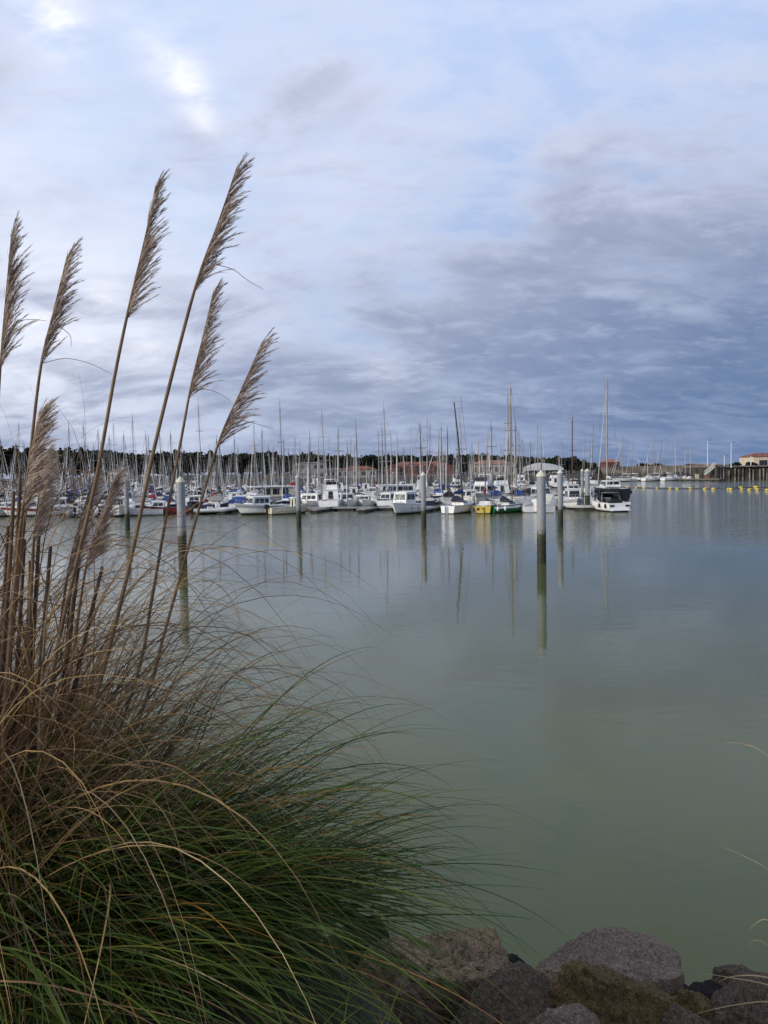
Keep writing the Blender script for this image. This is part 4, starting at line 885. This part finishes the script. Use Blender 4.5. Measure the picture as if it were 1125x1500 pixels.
for i, (px, py, Y, a, mt) in enumerate([(590, 1500, 3.75, .22, 'rk_dark'), (810, 1470, 3.95, .16, 'rk_tan'), (1012, 1490, 3.95, .17, 'rk_ochre'), (1000, 1530, 3.45, .20, 'rk_dark'), (1085, 1468, 4.5, .20, 'rk_dark'), (830, 1545, 3.4, .2, 'rk_purple')]):
    boulder(at_y(px, py, Y), (a, a*.9, a*.8), mt, 300+i, ['small dark stone wedged under the pampas leaves', 'small tan stone wedged between the purple and dark boulders', 'small ochre stone at the right foot of the purple boulder', 'dark stone right of the ochre-brown boulder', 'dark stone by the water at the right edge', 'purplish stone at the bottom edge left of the ochre boulder'][i], 40*i, 5, .2)
rg = random.Random(77); kk = 0
for i in range(44):                                   # the rest of the riprap slope, mostly below the sight line
    x = -6.5+13*rg.random(); y = rg.uniform(4.9, 6.7)
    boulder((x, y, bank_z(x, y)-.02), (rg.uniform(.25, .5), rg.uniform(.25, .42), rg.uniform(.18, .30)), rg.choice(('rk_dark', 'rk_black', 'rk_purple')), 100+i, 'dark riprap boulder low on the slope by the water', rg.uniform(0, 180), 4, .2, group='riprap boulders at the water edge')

# ------------------------------------------------------------------ pampas grass
def leaf_mat(name, c1, c2, sc=9.0):
    m = bpy.data.materials.new(name); m.use_nodes = True; t = NT(m.node_tree); b = m.node_tree.nodes['Principled BSDF']; tc = t.n('ShaderNodeTexCoord').outputs['Object']
    t.put(b.inputs['Base Color'], t.mix(t.ss(t.noise(tc, sc, 5, .6), .35, .65), (*c1, 1), (*c2, 1))); b.inputs['Roughness'].default_value = .62; b.inputs['Specular IOR Level'].default_value = .3
    tr = t.n('ShaderNodeBsdfTranslucent'); tr.inputs[0].default_value = (*[x*1.3 for x in c1], 1); mx = t.n('ShaderNodeMixShader'); mx.inputs[0].default_value = .22
    m.node_tree.links.new(b.outputs[0], mx.inputs[1]); m.node_tree.links.new(tr.outputs[0], mx.inputs[2]); m.node_tree.links.new(mx.outputs[0], m.node_tree.nodes['Material Output'].inputs[0]); return m
LEAF = [leaf_mat('leaf_dark_green', (0.0301, 0.0603, 0.0069), (0.0197, 0.0417, 0.0069)), leaf_mat('leaf_green', (0.0656, 0.1076, 0.0119), (0.0473, 0.0788, 0.0105)), leaf_mat('leaf_olive', (0.1330, 0.1372, 0.0196), (0.0953, 0.1036, 0.0168)), leaf_mat('leaf_ochre', (0.3120, 0.1625, 0.0325), (0.1950, 0.1105, 0.0260))]
DRY = [leaf_mat('leaf_straw', (0.4250, 0.2812, 0.1187), (0.2875, 0.1875, 0.0813)), leaf_mat('leaf_dry_brown', (0.2040, 0.1200, 0.0576), (0.1320, 0.0816, 0.0408)), leaf_mat('leaf_dry_dark', (.085, .055, .032), (.055, .038, .024)), leaf_mat('leaf_pale_straw', (.48, .37, .20), (.35, .26, .13))]
WIND = Vector((1, .10, 0))
def blade(m, p, az, el, L, w, grav, wind, rg, mt, n=13, pw=1.5, curl=0.0, clear=1.7):
    d = Vector((math.cos(az)*math.cos(el), math.sin(az)*math.cos(el), math.sin(el))); p = Vector(p); side = d.cross(Vector((0, 0, 1))).normalized(); a = rg.uniform(-.9, .9); vs = []; ds = L/n
    cv = Vector((rg.gauss(0, 1), rg.gauss(0, 1), rg.gauss(0, .4)))*curl
    for i in range(n+1):
        k = i/n; s = (side*math.cos(a)+d.cross(side)*math.sin(a)).normalized(); ww = w*(.6+.4*min(1, k*4))*(1-k**1.6)**.9+.0004
        vs += [p-s*ww/2, p+s*ww/2]
        d = (d+(Vector((0, 0, -1))*grav*(k**pw+.05)+WIND*wind*(.25+k)+cv*k)*ds).normalized(); side = (side-d*side.dot(d)).normalized(); p = p+d*ds
        g = bank_z(p.x, p.y)+.03
        if p.z < g: p.z = g; d.z = max(d.z, 0)
    if min((v-CAM).length for v in vs) < clear: return      # nobody stands with leaves in the face
    m.add(vs, [(2*i, 2*i+1, 2*i+3, 2*i+2) for i in range(n)], mt, True)
BASE = Vector((-1.42, 2.75, 0)); BASE.z = bank_z(BASE.x, BASE.y)
root = empty('pampas_grass', BASE)
rg = random.Random(3)
def local(p): return Vector(p)-BASE
mg, md = MB(), MB()
def gbase(r0=.5):
    a = rg.uniform(0, 2*math.pi); r = r0*math.sqrt(rg.random()); x, y = BASE.x+r*math.cos(a)*1.1, BASE.y+r*math.sin(a); return Vector((x, y, bank_z(x, y)-.02)), a
for i in range(1500):                                  # green fountain, swept to the right by the wind
    p, a = gbase(.42); p.x += .10; p.z = bank_z(p.x, p.y)-.02; az = rg.gauss(-.05, .55) if rg.random() < .86 else rg.uniform(0, 6.283); e = min(66, max(8, rg.gauss(36, 15)))
    L = (.75+1.05*rg.random()**1.5)*(1.06-e/260)
    blade(mg, p, az, R(e), L, rg.uniform(.005, .0105), rg.uniform(1.6, 3.4), rg.uniform(.0, .16), rg, rg.choices((0, 1, 2, 3), (5, 5, 2.0, .8))[0], curl=.16, pw=2.2, n=16)
for i in range(900):                                  # low green leaves falling over the edge of the bank
    p, a = gbase(.5); p.x += rg.uniform(.0, .40); p.z = bank_z(p.x, p.y); az = rg.gauss(-.6, .5)
    blade(mg, p, az, R(rg.uniform(6, 46)), rg.uniform(.7, 1.4), rg.uniform(.005, .0105), rg.uniform(1.0, 2.8), rg.uniform(.0, .2), rg, rg.choices((0, 1, 2, 3), (5, 5, 1.6, .6))[0], curl=.18, pw=1.8, n=15)
for i in range(2300):                                  # dry straw, older and higher
    p, a = gbase(.46); az = rg.uniform(0, 6.283) if rg.random() < .6 else rg.gauss(.45, .6); e = rg.uniform(44, 87)
    L = (.85+1.25*rg.random()**1.2)*(1.0+max(0, e-60)/130)
    blade(md, p-Vector((.24, 0, 0)), az, R(e), L, rg.uniform(.0035, .0085), rg.uniform(2.0, 6.0), rg.uniform(.05, .35), rg, rg.choices((0, 1, 2, 3), (5, 6, 2.5, 1.0))[0], curl=.55, pw=2.0, n=18)
for i in range(750):                                  # leaves draping towards the boulders
    p, a = gbase(.3); p.x = rg.uniform(-1.3, -.45); p.y = rg.uniform(2.5, 3.3); p.z = bank_z(p.x, p.y)-.02
    blade(mg, p, rg.gauss(-.25, .45), R(rg.uniform(2, 38)), rg.uniform(.55, 1.15), rg.uniform(.005, .010), rg.uniform(.6, 2.4), rg.uniform(.0, .2), rg, rg.choices((0, 1, 2, 3), (6, 5, 1.4, .5))[0], curl=.2, pw=1.8, n=14)
for i in range(26):                                   # a few longer blades arching out over the water
    p, a = gbase(.4); e = rg.uniform(18, 50)
    blade(mg, p, rg.gauss(-.1, .3), R(e), rg.uniform(1.6, 2.0), rg.uniform(.004, .007), rg.uniform(1.6, 3.0), .1, rg, rg.choices((0, 1, 2, 3), (3, 3, 3, 2))[0], curl=.25, pw=2.6, n=20)
for i in range(1700):                                   # dead leaves slumped at the foot
    p, a = gbase(.7); p.x -= .25; az = rg.uniform(0, 6.283)
    blade(md, p, az, R(rg.uniform(8, 60)), rg.uniform(.5, 1.4), rg.uniform(.004, .009), rg.uniform(.8, 3.2), rg.uniform(0, .35), rg, rg.choices((0, 1, 2, 3), (3, 5, 3, .4))[0], curl=.9, pw=1.4, n=16)
mg.v = [tuple(local(v)) for v in mg.v]; md.v = [tuple(local(v)) for v in md.v]
mg.build('green_leaves', LEAF, root); tag(md.build('dry_leaves', DRY, root), 'dry straw-coloured leaves')
M['stalk'] = leaf_mat('flower_stalk', (0.2750, 0.1875, 0.1063), (0.1750, 0.1187, 0.0750), 14); M['stalk_dark'] = leaf_mat('old_stalk', (0.1800, 0.1200, 0.0780), (0.0960, 0.0672, 0.0480), 10)
PL = [leaf_mat('plume_brown', (0.3808, 0.2856, 0.2285), (0.2666, 0.1999, 0.1618), 30), leaf_mat('plume_beige', (0.5712, 0.4704, 0.3864), (0.4200, 0.3360, 0.2772), 30), leaf_mat('plume_cream', (0.7526, 0.6586, 0.5510), (0.5645, 0.4838, 0.4032), 30)]
def spline(pts, k):
    n = len(pts)-1; s = min(max(k, 0), 1)*n; i = min(int(s), n-1); t = s-i
    p0, p1, p2, p3 = pts[max(i-1, 0)], pts[i], pts[i+1], pts[min(i+2, n)]
    return .5*((2*p1)+(p2-p0)*t+(2*p0-5*p1+4*p2-p3)*t*t+(3*p1-p0-3*p2+p3)*t*t*t)
def hair(m, p, d, L, w, bend, rg, mt, n=4):
    p = Vector(p); d = Vector(d).normalized(); s = d.orthogonal().normalized(); s = (s*math.cos(q := rg.uniform(0, 6.3))+d.cross(s)*math.sin(q)); vs = []
    for i in range(n+1):
        k = i/n; ww = w*(1-k*.85); vs += [p-s*ww/2, p+s*ww/2]; d = (d+bend/n).normalized(); p = p+d*L/n
    m.add(vs, [(2*i, 2*i+1, 2*i+3, 2*i+2) for i in range(n)], mt, True)
def stalk(px, Y, r, plume, label=None, density=1.0, lw=1.0, cream=(5, 4, 1), spread=1.0):
    """px: photo polyline from tip down; plume: fraction of the polyline carrying the panicle (0 = none)"""
    P = [at_y(x, y, Y) for x, y in px]
    foot = Vector((BASE.x+(P[-1].x-BASE.x)*.35, BASE.y+(Y-2.75)*.5, 0)); foot.z = bank_z(foot.x, foot.y)-.05
    if foot.z < P[-1].z-.1: P.append(foot)
    P = [local(p) for p in P]; n = 26; Q = [spline(P, i/n) for i in range(n+1)]
    m = MB(); m.tube(Q[::-1], [r*(1-.5*(i/n))*(min(1, (1-i/n)/plume*.8+.12) if plume else 1) for i in range(n+1)], 7); st = m.build('flower_stalk', M['stalk' if plume else 'stalk_dark'], root)
    if not plume: return st
    m = MB(); up = lambda k: (spline(P, k-.01)-spline(P, k+.01)).normalized()
    L = sum((spline(P, plume*(i+1)/20)-spline(P, plume*i/20)).length for i in range(20))
    nb = int(92*density)
    for b in range(nb):
        k = plume*(.10+.90*(b+rg.random())/nb); f = k/plume; o = spline(P, max(k, .002)); u = up(max(k, .012)); wv = WIND-u*WIND.dot(u)
        bl = L*(.15+.15*f**.6)*rg.uniform(.65, 1.2)*lw; tone = rg.choices((0, 1, 2), cream)[0]
        d = (u*1.0+wv*rg.uniform(.06, .42)*spread+Vector((0, rg.gauss(0, .13), 0))+wv*rg.gauss(0, .06)).normalized(); bend = wv*rg.choice((.1, .25, .45, .8))*rg.uniform(.6, 1.2)*spread*(.4+.7*f)+Vector((0, 0, -rg.uniform(.0, .25))); sg = 6; p = Vector(o); pts = [(p.copy(), d.copy())]
        for i in range(sg): d = (d+bend/sg).normalized(); p = p+d*bl/sg; pts.append((p.copy(), d.copy()))
        m.tube([q[0] for q in pts], [.0011*(1-.8*i/sg) for i in range(sg+1)], 3, tone, False)
        for h in range(56):
            q = rg.random()**1.15*.93; i = min(int(q*sg), sg-1); t = q*sg-i; c = pts[i][0].lerp(pts[i+1][0], t); e = pts[i][1]
            hd = e+Vector((rg.gauss(0, .15), rg.gauss(0, .2), rg.gauss(0, .15)))+wv*.06
            hair(m, c, hd, bl*rg.uniform(.12, .34)*(1.1-.5*q), .0017, wv*.25, rg, tone if rg.random() < .75 else rg.choice((0, 1, 2)), 3)
    m.build('plume', PL, st); return st
stalk([(17, 336), (9, 430), (1, 530), (-6, 640), (-14, 780), (-20, 950), (-20, 1150)], 2.75, 0.0074, .30, density=1.1)
stalk([(100, 366), (80, 450), (60, 535), (45, 660), (36, 760), (22, 890), (10, 1050)], 2.75, 0.0081, .29)
stalk([(229, 266), (212, 350), (190, 445), (168, 550), (143, 690), (118, 800), (90, 920), (65, 1060)], 2.65, 0.0084, .285, density=.95, spread=.8)
stalk([(349, 238), (320, 325), (291, 405), (262, 510), (225, 660), (198, 790), (170, 910), (130, 1060)], 2.7, 0.0088, .285, density=1.0)
stalk([(314, 420), (298, 490), (280, 565), (266, 640), (243, 760), (222, 880), (195, 1010)], 2.85, 0.0070, .33, density=.95)
stalk([(385, 498), (356, 565), (325, 635), (300, 715), (268, 830), (240, 930), (205, 1050)], 2.8, 0.0068, .33, density=.9, spread=1.25)
stalk([(58, 600), (46, 660), (34, 740), (24, 830), (14, 950), (5, 1100)], 2.6, .0090, .36, density=2.0, lw=1.15, cream=(1, 4, 6), spread=1.35)
stalk([(66, 668), (58, 720), (50, 785), (46, 860), (42, 960), (40, 1100)], 2.65, .0080, .36, density=2.0, lw=1.15, cream=(0, 3, 7), spread=1.25)
stalk([(137, 701), (118, 760), (102, 825), (92, 890), (80, 980), (66, 1100)], 2.7, .0065, .40, density=1.9, cream=(3, 5, 3), spread=1.0)
stalk([(170, 694), (150, 750), (130, 812), (118, 880), (104, 980), (84, 1100)], 2.7, .0065, .40, density=1.9, cream=(3, 5, 3), spread=1.0)
for px in ([(30, 690), (26, 770), (20, 860), (10, 980), (2, 1100)], [(44, 822), (43, 880), (40, 960), (34, 1080)], [(12, 770), (6, 880), (0, 1000)], [(20, 720), (14, 830), (4, 960), (-6, 1100)], [(74, 800), (66, 900), (56, 1010), (46, 1100)], [(36, 790), (30, 890), (24, 1000), (20, 1100)], [(150, 830), (128, 920), (108, 1010), (88, 1100)], [(58, 760), (52, 880), (44, 1000), (36, 1100)], [(122, 780), (108, 880), (96, 980), (80, 1100)]): stalk(px, 2.6+rg.uniform(0, .25), .012, 0)
# thin curled bracts hanging from the stalks
m = MB()
for P in ([(318, 388), (342, 395), (362, 410), (386, 424)], [(64, 532), (95, 525), (130, 532), (164, 548)], [(280, 573), (300, 570), (320, 576), (338, 588)], [(326, 632), (350, 617), (372, 620), (400, 628)], [(25, 470), (45, 468), (68, 470)], [(90, 480), (103, 492), (104, 508)]):
    Q = [at_y(x, y, 2.75) for x, y in P]; m.tube([local(spline(Q, i/12)) for i in range(13)], [.0013*(1-.5*i/12) for i in range(13)], 4)
m.build('bract', M['stalk'], root)
tag(root, 'tall windswept pampas grass with brown plumes and green arching leaves', 'pampas grass')

# second tuft standing just outside the right edge, its tips reach into the picture
B2 = Vector((2.45, 3.3, 0)); B2.z = bank_z(B2.x, B2.y); root2 = empty('grass_tuft', B2); m = MB(); rg = random.Random(8)
for i in range(150):
    a = rg.uniform(0, 6.283); r = .16*math.sqrt(rg.random()); p = B2+Vector((r*math.cos(a), r*math.sin(a), -.02))
    blade(m, p, rg.uniform(0, 6.283), R(rg.uniform(30, 82)), rg.uniform(.5, 1.05), rg.uniform(.003, .006), rg.uniform(1.5, 3.5), 0.0, rg, rg.choices((0, 1, 2, 3), (4, 2, 1, 2))[0], curl=.4)
for P, Y in (([(1064, 1088), (1090, 1090), (1125, 1107), (1200, 1180), (1260, 1400)], 3.2), ([(1058, 1240), (1085, 1252), (1130, 1278), (1200, 1350), (1260, 1450)], 3.2), ([(1095, 1366), (1108, 1352), (1130, 1350), (1190, 1400), (1255, 1480)], 3.3), ([(1096, 1390), (1104, 1378), (1125, 1384), (1190, 1430), (1255, 1500)], 3.3), ([(1008, 1489), (1060, 1475), (1130, 1467), (1200, 1480), (1262, 1520)], 3.2), ([(1020, 1424), (1070, 1432), (1130, 1444), (1200, 1475), (1262, 1520)], 3.25), ([(1050, 1440), (1075, 1430), (1125, 1432), (1200, 1460), (1262, 1510)], 3.2)):
    Q = [at_y(x, y, Y) for x, y in P]; n = 16; q = [spline(Q, i/n) for i in range(n+1)]; vs = []
    for i, c in enumerate(q): w = .0004+.0042*min(1, i/n*2.2); vs += [c-Vector((0, .3*w, w/2)), c+Vector((0, .3*w, w/2))]
    m.add(vs, [(2*i, 2*i+1, 2*i+3, 2*i+2) for i in range(n)], 3, True)
m.v = [tuple(Vector(v)-B2) for v in m.v]; m.build('leaves', [DRY[0], LEAF[2], LEAF[1], DRY[3]], root2)
m = MB()
for i in range(3200):                                   # short withered ground cover of the bank
    x = rg.uniform(-6, 1.2) if rg.random() < .8 else rg.uniform(1.2, 6); y = rg.uniform(.2, 4.3)
    if x > .1 and y > 3.2: continue
    blade(m, (x, y, bank_z(x, y)-.01), rg.uniform(0, 6.283), R(rg.uniform(10, 80)), rg.uniform(.08, .32), rg.uniform(.003, .006), rg.uniform(2, 9), .3, rg, rg.choices((0, 1, 2, 3), (2, 3, 3, 2))[0], n=6, curl=1.5)
tag(m.build('ground_cover', [DRY[0], DRY[1], DRY[2], LEAF[1]]), 'short withered grass covering the bank under the pampas', 'ground cover', kind='stuff')
tag(root2, 'dry grass tuft at right edge with thin blades reaching over the water', 'grass')
